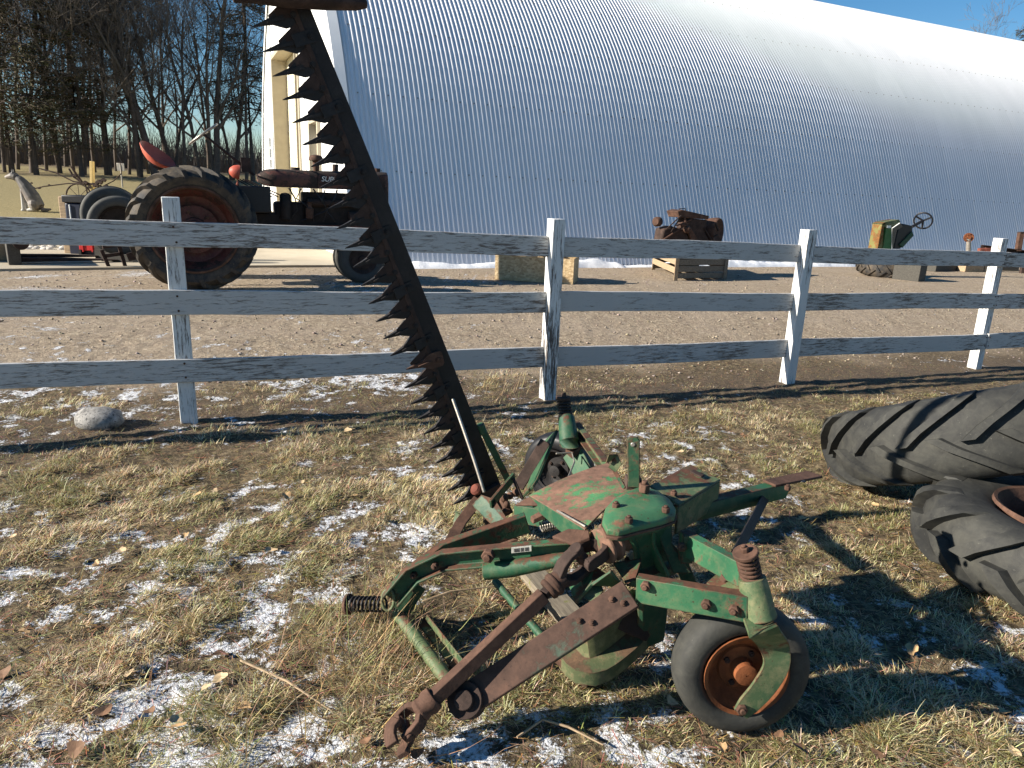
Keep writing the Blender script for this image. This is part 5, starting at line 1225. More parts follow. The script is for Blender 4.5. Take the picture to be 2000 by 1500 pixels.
def cowl():
    b = P(1750, 542, 0.18); d, n = frame_from(P(1700, 540, 0.18), P(1800, 540, 0.18)); ctr = b + n * 0.15
    Q = lambda px, py, dd=0.0: PL(px, py, ctr + n * dd, n)
    er = empty('tractor_cowl', A(b[0], b[1], 0.18), 'green and yellow tractor dash cowl with black steering wheel resting on a lug tyre', 'tractor part')
    def part(mb, name, m, parent=None, bev=0.0, ang=40): return mb.build(name, m, parent or er, bev=bev, ang=ang)
    v = n * 0.24
    mb = MB(); mb.prism([Q(1713, 490), Q(1723, 436), Q(1735, 432), Q(1727, 442), Q(1723, 490)], v); part(mb, 'rear_panel', 'yellow_rust', bev=0.008)
    mb = MB(); mb.prism([Q(1723.5, 490), Q(1731, 446), Q(1742, 446), Q(1741, 490)], v * 0.98); part(mb, 'side_panel', 'green_bright', bev=0.006)
    mb = MB(); mb.prism([Q(1721, 437), Q(1733, 432.5), Q(1757, 429), Q(1759, 434), Q(1745, 441), Q(1742, 445.5), Q(1731, 445.5)], v); part(mb, 'top_panel', 'green_dusty', bev=0.006)
    mb = MB(); mb.prism([Q(1742.5, 490), Q(1742.5, 446), Q(1758, 434), Q(1764, 443), Q(1752, 450), Q(1745, 484)], v * 0.9); part(mb, 'dash_panel', 'wood_grey', bev=0.004)
    mb = MB(); mb.tube([Q(1741.5, 488, -0.02), Q(1742, 446, -0.02), Q(1757, 436, -0.02)], 0.012, 8); part(mb, 'white_edge_trim', 'white_trim')
    mb = MB(); mb.box(Q(1736, 443, -0.005), (0.10, 0.012, 0.05), (d, n, UPV)); part(mb, 'decal', 'white_trim')
    mb = MB(); mb.prism([Q(1746, 486), Q(1754, 450), Q(1764, 437), Q(1782, 441), Q(1782, 452), Q(1768, 470), Q(1758, 486)], v * 0.8); part(mb, 'pedestal', 'black', bev=0.01)
    mb = MB(); mb.prism([Q(1757, 478, -0.03), Q(1782, 452, -0.03), Q(1785, 460, -0.03), Q(1763, 484, -0.03)], v * 0.5); part(mb, 'lower_panel', 'green_dark', bev=0.006)
    sp = Q(1803, 431, 0.2); s0 = Q(1781, 443, 0.2); sx = nrm(sp - s0)
    mb = MB(); mb.tube([s0, sp], 0.03, 10); part(mb, 'steering_column', 'black')
    mb = MB(); N = 26; _, e1, e2 = frame(nrm(sx + n * 0.6))
    mb.tube([sp + (e1 * math.cos(2 * math.pi * i / N) + e2 * math.sin(2 * math.pi * i / N)) * 0.17 for i in range(N + 1)], 0.017, 8); sw = part(mb, 'steering_wheel', 'black')
    for k in range(3):
        an = k * 2 * math.pi / 3 + 0.5; mb = MB(); mb.sweep([sp, sp + (e1 * math.cos(an) + e2 * math.sin(an)) * 0.17], rect(0.035, 0.015), up=sx); part(mb, 'spoke', 'black', sw)
    mb = MB(); mb.tube([Q(1750, 489, 0.2), Q(1752, 520, 0.2)], 0.09, 12); part(mb, 'support_stub', 'rust_dark')
    t = A(b[0], b[1], 0.18) + n * 0.3 - d * 0.05
    root = empty('flat_lug_tyre', A(t[0], t[1], 0.18), 'muddy lug tyre lying flat under the green tractor cowl', 'tyre')
    mb = ag_tyre(MB(), t + UPV * 0.17, nrm(A(0.05, -0.15, 1)), 0.50, 0.30, 0.26, 16, 0.03, 0.06, 0.3, seg=36); mb.build('tread', 'rubber_mud', root, ang=35)
    mb = MB(); mb.lathe(t + UPV * 0.17, nrm(A(0.05, -0.15, 1)), [(0.27, 0.12), (0.24, 0.10), (0.24, -0.1), (0.1, -0.02), (0.02, -0.02)], 24); mb.build('rim', 'rust_dark', root)
    w0 = P(1795, 550, 0.18)
    mb = MB(); mb.box(w0 + n * 0.25 + UPV * 0.19, (0.30, 0.5, 0.40), (nrm(d + n * 0.35), nrm(n - d * 0.35), UPV)); mb.build('timber_block', 'wood_dark', bev=0.01, label='square dark timber block standing on gravel beside the cowl', cat='wood block')
    tb = P(1905, 530, 0.18)
    for k, (dx, m_) in enumerate((((-0.9, 0.1), 'wood_dark'), ((0.05, 0.0), 'wood_tan'), ((1.0, 0.25), 'wood_dark'))):
        c = tb + d * dx[0] + n * dx[1]; mb = MB(); ax = nrm(d + n * (0.25 - 0.2 * k))
        mb.box(c + UPV * (0.08), (1.1, 0.20, 0.16), (ax, np.cross(UPV, ax), UPV))
        mb.build('timber_beam', m_, bev=0.008, label=('dark weathered beam lying past the timber block', 'short tan beam lying between two dark beams', 'dark beam lying beneath the rusty steel frame')[k], cat='beam')
    h = P(1893, 512, 0.18); h = h * 0.78 + A(0, 0, 0.0); h = PY(1893, 512, 17.5); h[2] = 0.18
    hr = empty('pipe_stand', h, 'rusty orange hub flower on a pale pipe stand by the barn wall', 'stand')
    tp = PY(1892, 464, h[1])
    mb = MB(); mb.tube([h, tp], 0.055, 14); mb.build('pipe', 'steel', hr)
    mb = MB(); mb.lathe(tp, A(-0.3, -1, 0.1), [(0.0, 0.06), (0.04, 0.06), (0.05, 0.02), (0.105, 0.03), (0.11, -0.02), (0.05, -0.05), (0.0, -0.06)], 20); hb = mb.build('hub', 'rust_orange', hr)
    for k in range(8):
        mb = MB(); an = k * math.pi / 4; p = tp + A(math.cos(an) * 0.085, -0.03, math.sin(an) * 0.085); mb.bolt(p, A(-0.3, -1, 0.1), 0.014, 0.02); mb.build('stud', 'rust_orange', hb)
    Y0 = 17.0; fr = PY(1950, 520, Y0); fr[2] = 0.18
    rt_ = empty('steel_frame', fr, 'dark rusty steel frame with upright channel standing past the last fence post', 'frame')
    K_ = lambda px, py: PY(px, py, Y0)
    mb = MB(); mb.sweep([K_(1918, 482), K_(2012, 494)], chan(0.10, 0.09, 0.012)); mb.build('rail', 'rust_dark', rt_)
    mb = MB(); mb.sweep([K_(1911, 489), K_(1935, 488)], rect(0.12, 0.10)); mb.build('motor_lump', 'rust_red', rt_, bev=0.02)
    mb = MB(); mb.sweep([K_(1988, 490), K_(1994, 455)], chan(0.10, 0.10, 0.012)); mb.build('upright', 'rust', rt_)
    mb = MB(); mb.sweep([K_(1990, 454), K_(2020, 453)], rect(0.12, 0.02)); mb.build('top_plate', 'rust_dark', rt_)
    for px in (1925, 2005):
        mb = MB(); p = K_(px, 490); mb.sweep([p, A(p[0], p[1], 0.16)], rect(0.08, 0.08)); mb.build('leg', 'rust_dark', rt_)
    mb = MB(); mb.sweep([K_(1925, 484), K_(1960, 487)], rect(0.03, 0.03)); mb.build('cross_bar', 'rust', rt_)
cowl()

# ------------------------------------------------------------------ yard clutter at the left
def clutter():
    # sitting wolf figure
    b = PG(48, 412); r = b - CAMP; px = b[1] / F_PX * 1.03        # metres per photo pixel there
    lf = A(-1.0, 0, 0); n = A(0, 1.0, 0)            # it faces left
    Q = lambda x, y, k=0.0: b + lf * ((34 - x) * px) + UPV * ((410 - y) * px) + n * k * px
    mb = MB()
    mb.tube([Q(60, 402), Q(52, 384), Q(42, 366), Q(33, 354), Q(25, 349)], [12 * px, 12.5 * px, 10.5 * px, 7.5 * px, 5.5 * px], 12)     # trunk to neck
    mb.tube([Q(27, 350), Q(20, 348), Q(12, 350), Q(7, 351)], [7.5 * px, 7 * px, 4.2 * px, 3.0 * px], 10)                     # head and muzzle
    mb.tube([Q(21, 346, 3), Q(21, 336, 3.2)], [2.4 * px, 0.7 * px], 6); mb.tube([Q(23, 346, -3), Q(22.5, 335, -3.2)], [2.4 * px, 0.7 * px], 6)  # ears
    for k in (-4, 4):
        mb.tube([Q(38, 372, k), Q(36, 390, k), Q(35, 408, k)], [4.6 * px, 3.2 * px, 3.0 * px], 8); mb.tube([Q(36, 408, k), Q(31, 409, k)], [2.8 * px, 2.4 * px], 8)
        mb.ball(Q(57, 397, k * 1.6), (11 * px, 8 * px, 11 * px)); mb.tube([Q(56, 406, k * 1.8), Q(44, 408, k * 1.8)], [3.6 * px, 2.8 * px], 8)
    mb.tube([Q(66, 406), Q(75, 407), Q(82, 405, 4)], [4 * px, 3.4 * px, 1.5 * px], 8)
    o = mb.build('wolf_statue', None, ang=0, label='painted grey and white wolf statue sitting on the pebble strip by the lawn', cat='statue')
    rm = o.modifiers.new('remesh', 'REMESH'); rm.mode = 'VOXEL'; rm.voxel_size = 0.014; rm.use_smooth_shade = True
    sm = o.modifiers.new('smooth', 'SMOOTH'); sm.iterations = 1
    m, nn_, l, bs = mat('painted_wolf'); tc = nn_.new('ShaderNodeTexCoord'); sp = nn_.new('ShaderNodeSeparateXYZ'); l.new(tc.outputs['Object'], sp.inputs[0])
    f = tex(nn_, l, 9, 4, 0.6)
    s_ = mth(nn_, l, 'ADD', mth(nn_, l, 'MULTIPLY', sp.outputs[0], 1.0), mth(nn_, l, 'MULTIPLY', sp.outputs[2], 0.9)); s_ = mth(nn_, l, 'ADD', s_, mth(nn_, l, 'MULTIPLY', f, 0.25))
    l.new(ramp(nn_, l, s_, ((0.30, (0.42, 0.40, 0.37)), (0.46, (0.16, 0.13, 0.11)), (0.7, (0.06, 0.055, 0.05)))), bs.inputs['Base Color']); bs.inputs['Roughness'].default_value = 0.6
    o.data.materials.append(m); MTW = m
    # old implement with spoked wheel behind
    c = PG(158, 414); d = A(0, 1.0, 0); s = A(1.0, 0, 0); px = c[1] / F_PX * 1.03
    R_ = lambda x, y, k=0.0: c + s * ((x - 158) * px) + UPV * ((410 - y) * px) + d * k * px
    root = empty('old_cultivator', c, 'rusty spoked-wheel cultivator with long drawbar standing on the lawn edge', 'implement')
    def part(mb, name, m, parent=None): return mb.build(name, m, parent or root, ang=45)
    wc = R_(158, 384); Rw = 24 * px; N = 26
    mb = MB(); mb.tube([wc + s * math.cos(2 * math.pi * i / N) * Rw + UPV * math.sin(2 * math.pi * i / N) * Rw for i in range(N + 1)], 1.4 * px, 6); wh = part(mb, 'spoked_wheel', 'rust_dark')
    for k in range(8):
        an = k * math.pi / 4; mb = MB(); mb.tube([wc, wc + (s * math.cos(an) + UPV * math.sin(an)) * Rw], 0.5 * px, 5); part(mb, 'spoke', 'rust_dark', wh)
    for pts, rr_ in (([(75, 372), (95, 367), (140, 360), (190, 358)], 1.1), ([(88, 335), (120, 342), (150, 356), (200, 362)], 1.3), ([(145, 334), (152, 348), (165, 357), (180, 362)], 1.8), ([(205, 362), (225, 352), (241, 338)], 1.0), ([(241, 338), (240, 320), (239, 318)], 0.7), ([(150, 330), (158, 345), (166, 356)], 2.2)):
        mb = MB(); mb.tube([R_(*p) for p in pts], rr_ * px, 7); part(mb, 'bar', 'rust_dark')
    for (x, y, r_) in ((154, 346, 4.5), (172, 358, 5), (198, 356, 6), (206, 352, 5), (192, 362, 5), (180, 365, 4), (75, 370, 2.2), (73, 362, 2.0), (86, 371, 2.2), (105, 364, 1.8), (210, 362, 4)):
        mb = MB(); mb.sweep([R_(x - r_ * 0.8, y + r_ * 0.3), R_(x, y - r_ * 0.4), R_(x + r_ * 0.8, y + r_ * 0.2)], rect(r_ * 1.1 * px, r_ * 0.9 * px), up=UPV); part(mb, 'casting', 'rust_dark')
    for x in (172, 200):
        mb = MB(); mb.sweep([R_(x, 360), R_(x + 3, 385), R_(x, 412)], rect(2 * px, 2 * px)); part(mb, 'leg', 'rust_dark')
    # fresh yellow post
    c2 = PG(184, 415); px = c2[1] / F_PX * 1.03
    q = lambda x, y: c2 + s * ((x - 184) * px) + UPV * ((415 - y) * px)
    mb = MB(); mb.sweep([q(182, 418), q(190, 324)], rect(8 * px, 5 * px), up=s); mb.build('yellow_stake', 'wood_new', bev=0.01, label='fresh yellow wooden stake leaning slightly behind the dark blue chest', cat='stake')
    # dark blue chest
    c3 = P(170, 430, 0.62); c3 = PY(170, 440, 12.6); c3[2] = float(gz(c3[0], c3[1])); px = math.hypot(c3[0], c3[1]) / F_PX * 1.1
    zt = PY(170, 382, 12.6)[2]
    rt_ = empty('blue_chest', c3, 'dark blue plastic chest with black lid on the concrete left of the tractor', 'chest')
    def bx(cc, sz, name, m, parent=None): mb = MB(); mb.box(cc, sz, (s, d, UPV)); return mb.build(name, m, parent or rt_, bev=0.015)
    hh = zt - c3[2]
    bx(c3 + UPV * hh * 0.44, (0.42, 0.45, hh * 0.86), 'chest_body', 'blue_dark'); bx(c3 + UPV * (hh * 0.94), (0.48, 0.5, hh * 0.12), 'lid', 'black')
    for k in (-0.12, 0.10): bx(c3 + s * k - d * 0.24 + UPV * hh * 0.6, (0.02, 0.02, hh * 0.5), 'strap', 'white_trim')
    bx(c3 - s * 0.30 + UPV * 0.5 * hh, (0.12, 0.3, hh * 0.95), 'wooden_side', 'wood_tan')
    # two smooth tyres standing behind the tractor
    for k, (x, y, rpx, lab) in enumerate(((232, 424, 42, 'upright smooth tyre standing behind the lug tyre of the tractor, nearer one'), (218, 408, 44, 'upright smooth tyre behind another, between blue chest and tractor'))):
        cY = 11.6 + k * 0.35; cc = PY(x, y, cY); g0 = float(gz(cc[0], cc[1])); R_t = 0.40
        cc = A(cc[0], cc[1], cc[2]); hgt = cc[2] - g0; R_t = min(max(hgt, 0.36), 0.46); cc[2] = g0 + R_t
        # stacked up on a low plank stand so the tops show above the rail
        top = PY(x, y - rpx, cY)[2]; cc[2] = top - R_t
        er = empty('smooth_tyre', A(cc[0], cc[1], g0), lab, 'tyre', None)
        mb = MB(); prof = []
        for i in range(20):
            an = 2 * math.pi * i / 20; prof.append((R_t - 0.085 + 0.085 * math.copysign(abs(math.cos(an)) ** 0.7, math.cos(an)), 0.095 * math.copysign(abs(math.sin(an)) ** 0.7, math.sin(an))))
        axw = nrm(d * -0.9 + s * 0.45); mb.lathe(cc, axw, prof, 40, closed=True)
        for h_ in (-0.03, 0.0, 0.03): mb.lathe(cc + axw * h_, axw, [(R_t - 0.004, -0.008), (R_t + 0.008, -0.006), (R_t + 0.008, 0.006), (R_t - 0.004, 0.008)], 40)
        mb.build('tread', 'rubber', er, ang=50)
        mb = MB(); mb.lathe(cc, axw, [(R_t - 0.16, 0.08), (R_t - 0.175, 0.07), (R_t - 0.19, 0.0), (0.09, -0.02), (0.05, 0.03), (0.0, 0.03)], 30); mb.build('rim', 'engine', er)
        if cc[2] - R_t > g0 + 0.03:
            mb = MB(); mb.box(A(cc[0], cc[1], (g0 + cc[2] - R_t) / 2 + 0.01), (0.5, 0.35, cc[2] - R_t - g0 + 0.02), (s, d, UPV)); mb.build('support_block', 'wood_dark', er)
    # red jack stand on the concrete
    j = P(178, 497, 0.215); px = math.hypot(j[0], j[1]) / F_PX * 1.1
    jr = empty('red_jack', j, 'bright red floor jack on the concrete left of the tractor wheel', 'jack')
    mb = MB(); mb.box(j + UPV * 0.13, (0.30, 0.16, 0.12), (s, d, UPV)); mb.build('jack_body', 'cherry', jr, bev=0.01)
    for k in (-1, 1):
        mb = MB(); mb.box(j + s * 0.13 * k + UPV * 0.04 , (0.04, 0.2, 0.09), (s, d, UPV)); mb.build('leg', 'black', jr)
        mb = MB(); mb.box(j + s * 0.08 * k - d * 0.085 + UPV * 0.13, (0.02, 0.02, 0.16), (s, d, UPV)); mb.build('rib', 'cherry', jr)
    mb = MB(); mb.tube([j + UPV * 0.2, j + UPV * 0.34 + s * 0.05], 0.02, 8); mb.build('handle_socket', 'cherry', jr)
    # fork carriage lying on the concrete
    f0 = P(30, 517, 0.215); d2, n2 = frame_from(P(0, 517, 0.215), P(100, 515, 0.215))
    fr = empty('pallet_forks', f0, 'dark steel loader fork carriage with two long tines lying on the concrete', 'pallet forks')
    ht = PL(20, 455, f0, n2)[2] - 0.215
    mb = MB(); mb.box(f0 + UPV * ht / 2 + n2 * 0.5, (0.16, 1.1, ht), (d2, n2, UPV)); mb.build('carriage', 'wood_dark', fr, bev=0.01)
    for k in (0.12, 0.75):
        mb = MB(); q0 = f0 + n2 * k; mb.loft([[q0 + d2 * x + n2 * y + UPV * z for y, z in ((-0.06, zb), (0.06, zb), (0.06, zt_), (-0.06, zt_))] for x, zb, zt_ in ((0.05, 0.03, 0.09), (0.7, 0.03, 0.075), (1.35, 0.03, 0.04))]); mb.build('tine', 'rust_dark', fr)
    mb = MB(); mb.lathe(f0 + d2 * 0.1 + UPV * 0.32 - n2 * 0.05, n2, [(0.0, -0.05), (0.10, -0.05), (0.11, 0.05), (0.0, 0.05)], 16); mb.build('pivot_boss', 'rust_dark', fr)
    mb = MB(); mb.box(f0 - d2 * 0.5 + n2 * 0.9 + UPV * 0.2, (0.9, 0.5, 0.4), (d2, n2, UPV)); mb.build('wooden_pallet_box', 'wood_tan', bev=0.01, label='tan wooden box behind the dark fork carriage', cat='box')
    # scrap stand just behind the tractor wheel
    k0 = P(210, 520, 0.215); sr = empty('scrap_stand', k0, 'low dark steel stand on the concrete touching the tractor rear wheel', 'stand')
    for pts in (((198, 488), (212, 520)), ((205, 500), (240, 495)), ((200, 482), (235, 478)), ((232, 478), (245, 522))):
        mb = MB(); mb.sweep([PL(*pts[0], k0, n2), PL(*pts[1], k0, n2)], rect(0.05, 0.05)); mb.build('bar', 'rust_dark', sr)
    # sign in the grove edge
    g1 = PG(237, 338); g1 = nrm(A(ray(236, 330)[0], ray(236, 330)[1], 0)) * 36; g1[2] = float(gz(g1[0], g1[1])); px = g1[1] / F_PX * 1.03
    sg = empty('sign_post', g1, 'small grey sign on a thin post in front of the dark tree grove', 'sign')
    mb = MB(); mb.tube([g1 - UPV * 0.1, g1 + UPV * 40 * px], 0.03, 8); mb.build('post', 'steel', sg)
    mb = MB(); mb.box(g1 + UPV * 36 * px, (14 * px, 0.02, 14 * px), (s, d, UPV)); mb.build('panel', 'steel', sg, bev=0.01)
clutter()
def pebbles():
    rr = np.random.default_rng(8); V = []; F = []; C = []
    ico = MB().ball((0, 0, 0), 1.0, 6, 4); bv = np.array(ico.v); bf = ico.f
    n = 0
    for i in range(900):
        wd = 15.2 + 1.7 * rr.random(); t = -4 - 16 * rr.random()
        p = BWD * wd + BAX * (-2 - 12 * rr.random()); x, y = p[0], p[1]
        if x > -6.0: continue
        z = float(gz(x, y)); r = 0.03 + 0.05 * rr.random()
        V.append(bv * (r * A(1 + rr.random() * 0.5, 1, 0.7)) + A(x, y, z + r * 0.3)); F += [tuple(q + n for q in f) for f in bf]; n += len(bv)
        c = 0.25 + 0.4 * rr.random(); C.append(np.tile([c, c * 0.92, c * 0.82], (len(bv), 1)))
    me = bpy.data.meshes.new('pebbles'); me.from_pydata(np.vstack(V).tolist(), [], F); me.update(); set_tint(me, np.vstack(C)); me.materials.append(MT['stone'])
    me.polygons.foreach_set('use_smooth', np.ones(len(me.polygons), bool))
    o = bpy.data.objects.new('pebble_border', me); col.objects.link(o); props(o, 'strip of pale rounded pebbles along the lawn edge', 'pebbles', kind='stuff')
pebbles()

# ------------------------------------------------------------------ trees
def bare_tree_mesh(seed, H=14.0, r0=0.20, lean=0.0, forks=2):
    rr = random.Random(seed); T = MB(); B = MB(); U = lambda a, b: rr.uniform(a, b)
    segs = []
    def rot(v, ang):
        ax = nrm(np.cross(v, A(U(-1, 1), U(-1, 1), U(-1, 1)))); return v * math.cos(ang) + np.cross(ax, v) * math.sin(ang)
    def branch(p, d, L, r, depth, mb, n):
        pts = [p]; rs = [r]; k = 5 if depth == 0 else 4 if depth < 3 else 3
        for i in range(k):
            d = nrm(rot(d, U(0.05, 0.26 if depth else 0.15)) + A(0, 0, 0.07 if depth else 0.02)); p = p + d * (L / k); pts.append(p); rs.append(max(0.006, r * (1 - (0.55 if depth == 0 else 0.75) * (i + 1) / k)))
        mb.tube(pts, rs, n)
        if depth >= 5: return
        cnt = {0: 7, 1: 5, 2: 4, 3: 3, 4: 3}[depth]
        for i in range(cnt):
            u = U(0.30, 1.0) if depth == 0 else U(0.2, 1.0); j = min(k - 1, int(u * k)); f = u * k - j
            q = pts[j] + (pts[j + 1] - pts[j]) * f; rq = rs[j] + (rs[j + 1] - rs[j]) * f
            nd_ = nrm(rot(nrm(pts[j + 1] - pts[j]), U(0.35, 0.95)) + A(0, 0, 0.12))
            branch(q, nd_, L * U(0.42, 0.68) * (0.85 if depth == 0 else 1), rq * U(0.5, 0.72), depth + 1, B, 6 if depth < 1 else 4 if depth < 3 else 3)
    d0 = nrm(A(lean, U(-0.08, 0.08), 1))
    branch(A(0, 0, -0.3), d0, H * 0.62, r0, 0, T, 10)
    if forks > 1:
        branch(A(0.02, 0, -0.3), nrm(A(-lean * 0.5 + U(-0.25, 0.25), U(-0.2, 0.2), 1)), H * 0.55, r0 * 0.75, 1, T, 8)
    return T.mesh('trunk', 'bark', ang=60), B.mesh('crown', 'twig', ang=0)
def spruce_mesh(seed, H=15.0, low=2.5, rad=2.6):
    rr = np.random.default_rng(seed); T = MB(); T.tube([A(0, 0, -0.3), A(0.05, 0.03, H * 0.5), A(0, 0, H)], [0.15, 0.10, 0.02], 10)
    quads = []; cols = []
    z = low
    while z < H - 0.3:
        R0 = rad * (1 - (z - low) / (H - low)) ** 0.75 * (0.75 + 0.5 * rr.random()) + 0.2
        nb = 7
        for k in range(nb):
            if rr.random() < 0.32: continue
            an = rr.random() * 2 * math.pi; dr = A(math.cos(an), math.sin(an), 0); sd = A(-dr[1], dr[0], 0)
            R_b = R0 * (0.6 + 0.5 * rr.random()); droop = 0.25 + 0.3 * rr.random()
            pt = lambda u: A(0, 0, z) + dr * R_b * u + A(0, 0, -droop * R_b * u + 0.35 * R_b * u * u)
            T.tube([pt(0), pt(0.5), pt(1.0)], [0.03, 0.02, 0.008], 4)
            nc = int(50 * R_b / 2) + 10
            for j in range(nc):
                u = 0.18 + 0.85 * rr.random(); spread = 0.32 * (1.1 - u * 0.6)
                c = pt(u) + sd * rr.normal(0, spread) * R_b * 0.45 + A(0, 0, -abs(rr.normal(0, 0.16)))
                a_ = nrm(dr * 0.8 + sd * rr.normal(0, 0.6) + A(0, 0, rr.normal(-0.25, 0.35))); b_ = nrm(np.cross(a_, rr.normal(size=3)))
                L = 0.14 + 0.24 * rr.random(); w_ = 0.012 + 0.016 * rr.random()
                quads.append([c - a_ * L * 0.5 - b_ * w_ * 0.5, c - b_ * w_, c + a_ * L * 0.55, c + b_ * w_])
                g = 0.5 + rr.random(); br = rr.random()
                cols.append((0.040 * g + 0.02 * br, 0.045 * g + 0.010 * br, 0.020 * g) if br > 0.36 else (0.085 * g, 0.060 * g, 0.034 * g))
        z += 0.30 + 0.2 * rr.random()
    V = np.array(quads).reshape(-1, 3); N = len(quads)
    me = np_mesh('crown', V, np.arange(N * 4), np.arange(N) * 4, np.full(N, 4)); set_tint(me, np.repeat(np.array(cols), 4, axis=0)); me.materials.append(MT['needle'])
    return T.mesh('trunk', 'bark', ang=60), me
def trees():
    bare = [bare_tree_mesh(s_, H, r_, ln, fk) for s_, H, r_, ln, fk in ((1, 16, 0.21, 0.05, 1), (2, 14, 0.15, -0.12, 2), (3, 15, 0.18, 0.18, 2), (4, 13, 0.10, 0.02, 1), (6, 14, 0.13, -0.06, 1))]
    spr = [spruce_mesh(s_, H, lo_, rd) for s_, H, lo_, rd in ((21, 17, 2.6, 3.0), (22, 15, 1.8, 2.8), (23, 16, 3.6, 3.2))]
    rr = random.Random(12)
    def put(kind, v, px, dist, label, group, name, sc_=1.0):
        r = ray(px, 345); p = nrm(A(r[0], r[1], 0)) * dist; p[2] = float(gz(p[0], p[1]))
        root = empty(name, p, label, 'tree', group)
        tm, cm = (bare if kind == 'b' else spr)[v]
        for nm, me in (('trunk', tm), ('crown', cm)):
            o = bpy.data.objects.new(nm, me); col.objects.link(o); o.parent = root
        root.rotation_euler = (0, 0, rr.uniform(0, 6.28)); k = sc_ * rr.uniform(0.9, 1.1); root.scale = (k, k, k * rr.uniform(0.95, 1.1))
    gb = 'bare trees of the grove'; gs = 'spruces of the grove'
    lb = 'leafless dark trunked tree standing in the grove beyond the lawn'; ls = 'shaggy brown green spruce growing in the grove beyond the lawn'
    for px, dist, v in ((-40, 48, 0), (10, 46, 3), (36, 50, 3), (62, 46.5, 4), (92, 49, 3), (118, 47, 3), (145, 52, 3), (163, 46, 4), (186, 50, 3), (208, 47, 3), (228, 53, 3), (252, 49, 3), (275, 46, 2), (292, 51, 3), (306, 45.5, 0), (325, 52, 3), (342, 47, 1), (358, 46, 3), (390, 46.5, 4), (408, 51, 3), (420, 46, 2), (452, 47, 1), (480, 46, 3), (20, 56, 2), (80, 58, 4), (130, 57, 1), (175, 59, 2), (218, 57, 4)):
        put('b', v, px, dist, lb, gb, 'bare_tree')
    for px, dist, v, k in ((-25, 45, 0, 1.0), (25, 46, 1, 1.0), (72, 44.5, 0, 1.0), (118, 47, 2, 1.0), (160, 45, 1, 0.85), (215, 47, 2, 0.95)):
        put('s', v, px, dist, ls, gs, 'spruce_tree', k)
    put('s', 2, 494, 47, 'dark spruce growing beside the white barn wall', None, 'spruce_tree', 1.0)
    # beyond the roof at the right
    r = ray(2005, 60); d = nrm(A(r[0], r[1], 0)) * 60; root = empty('spruce_tree', A(d[0], d[1], 2.2), 'spruce tip showing above the far end of the barn roof', 'tree'); el = 1.5 + 60 * r[2] / math.hypot(r[0], r[1])
    for nm, me in zip(('trunk', 'crown'), spr[0]): o = bpy.data.objects.new(nm, me); col.objects.link(o); o.parent = root
    root.scale = (1.0, 1.0, (el + 1.3 - 2.2) / 17)
    r = ray(1925, 60); d = nrm(A(r[0], r[1], 0)) * 66; root = empty('bare_tree', A(d[0], d[1], 2.2), 'leafless treetop showing just above the barn roof', 'tree'); el = 1.5 + 66 * r[2] / math.hypot(r[0], r[1])
    for nm, me in zip(('trunk', 'crown'), bare[3]): o = bpy.data.objects.new(nm, me); col.objects.link(o); o.parent = root
    root.scale = (1.0, 1.0, (el + 1.2 - 2.2) / 12.0)
    # far brush behind the grove, one mass
    rg = np.random.default_rng(3); N = 11000; V = np.zeros((N, 3, 3)); u = rg.random(N)
    px = -150 + 760 * u; dist = 58 + 30 * rg.random(N)
    R3 = np.array([ray(x, 345) for x in (-150, 610)]); 
    dirs = R3[0][None, :] * (1 - u[:, None]) + R3[1][None, :] * u[:, None]; dirs[:, 2] = 0; dirs /= np.linalg.norm(dirs, axis=1)[:, None]
    base = dirs * dist[:, None]; base[:, 2] = gz(base[:, 0], base[:, 1]) - 0.1
    h = 0.8 + 3.2 * rg.random(N) ** 2.4; lean = rg.normal(0, 0.35, (N, 2)); sd = np.stack([dirs[:, 1], -dirs[:, 0], 0 * u], -1)
    V[:, 0] = base - sd * 0.035; V[:, 1] = base + sd * 0.035; V[:, 2] = base + np.stack([lean[:, 0] * h, lean[:, 1] * h, h], -1)
    me = np_mesh('far_brush', V.reshape(-1, 3), np.arange(N * 3), np.arange(N) * 3, np.full(N, 3)); me.materials.append(MT['twig'])
    o = bpy.data.objects.new('far_brush', me); col.objects.link(o); props(o, 'low mass of bare brush behind the grove', 'brush', kind='stuff')
trees()

# ------------------------------------------------------------------ grass, leaves and weeds
def blades(n, pos, length, width, yaw, lean, curl, colr, seg=3):
    # pos (n,3); blade bends from upright toward yaw
    d = np.stack([np.cos(yaw), np.sin(yaw), 0 * yaw], -1); s = np.stack([-np.sin(yaw), np.cos(yaw), 0 * yaw], -1)
    V = np.zeros((n, 2 * seg + 1, 3)); p = pos.copy(); ang = lean.copy(); L = length / seg
    for i in range(seg):
        wv = (width * (1 - 0.22 * i))[:, None] * 0.5
        V[:, 2 * i] = p - s * wv; V[:, 2 * i + 1] = p + s * wv
        p = p + d * (np.sin(ang) * L)[:, None] + A(0, 0, 1) * (np.cos(ang) * L)[:, None]; ang = ang + curl
    V[:, 2 * seg] = p
    idx = []; st = []; tot = []
    base = []
    for i in range(seg - 1): base.append([2 * i, 2 * i + 1, 2 * i + 3, 2 * i + 2])
    nv = 2 * seg + 1; off = (np.arange(n) * nv)[:, None]
    loops = np.concatenate([np.array(b)[None, :] + off for b in base] + [np.array([2 * seg - 2, 2 * seg - 1, 2 * seg])[None, :] + off], axis=1)
    per = loops.shape[1]; starts0 = np.array([4 * i for i in range(seg - 1)] + [4 * (seg - 1)]); tots0 = np.array([4] * (seg - 1) + [3])
    starts = (np.arange(n)[:, None] * per + starts0[None, :]).ravel(); totals = np.tile(tots0, n)
    return V.reshape(-1, 3), loops.ravel(), starts, totals, np.repeat(colr, nv, axis=0)
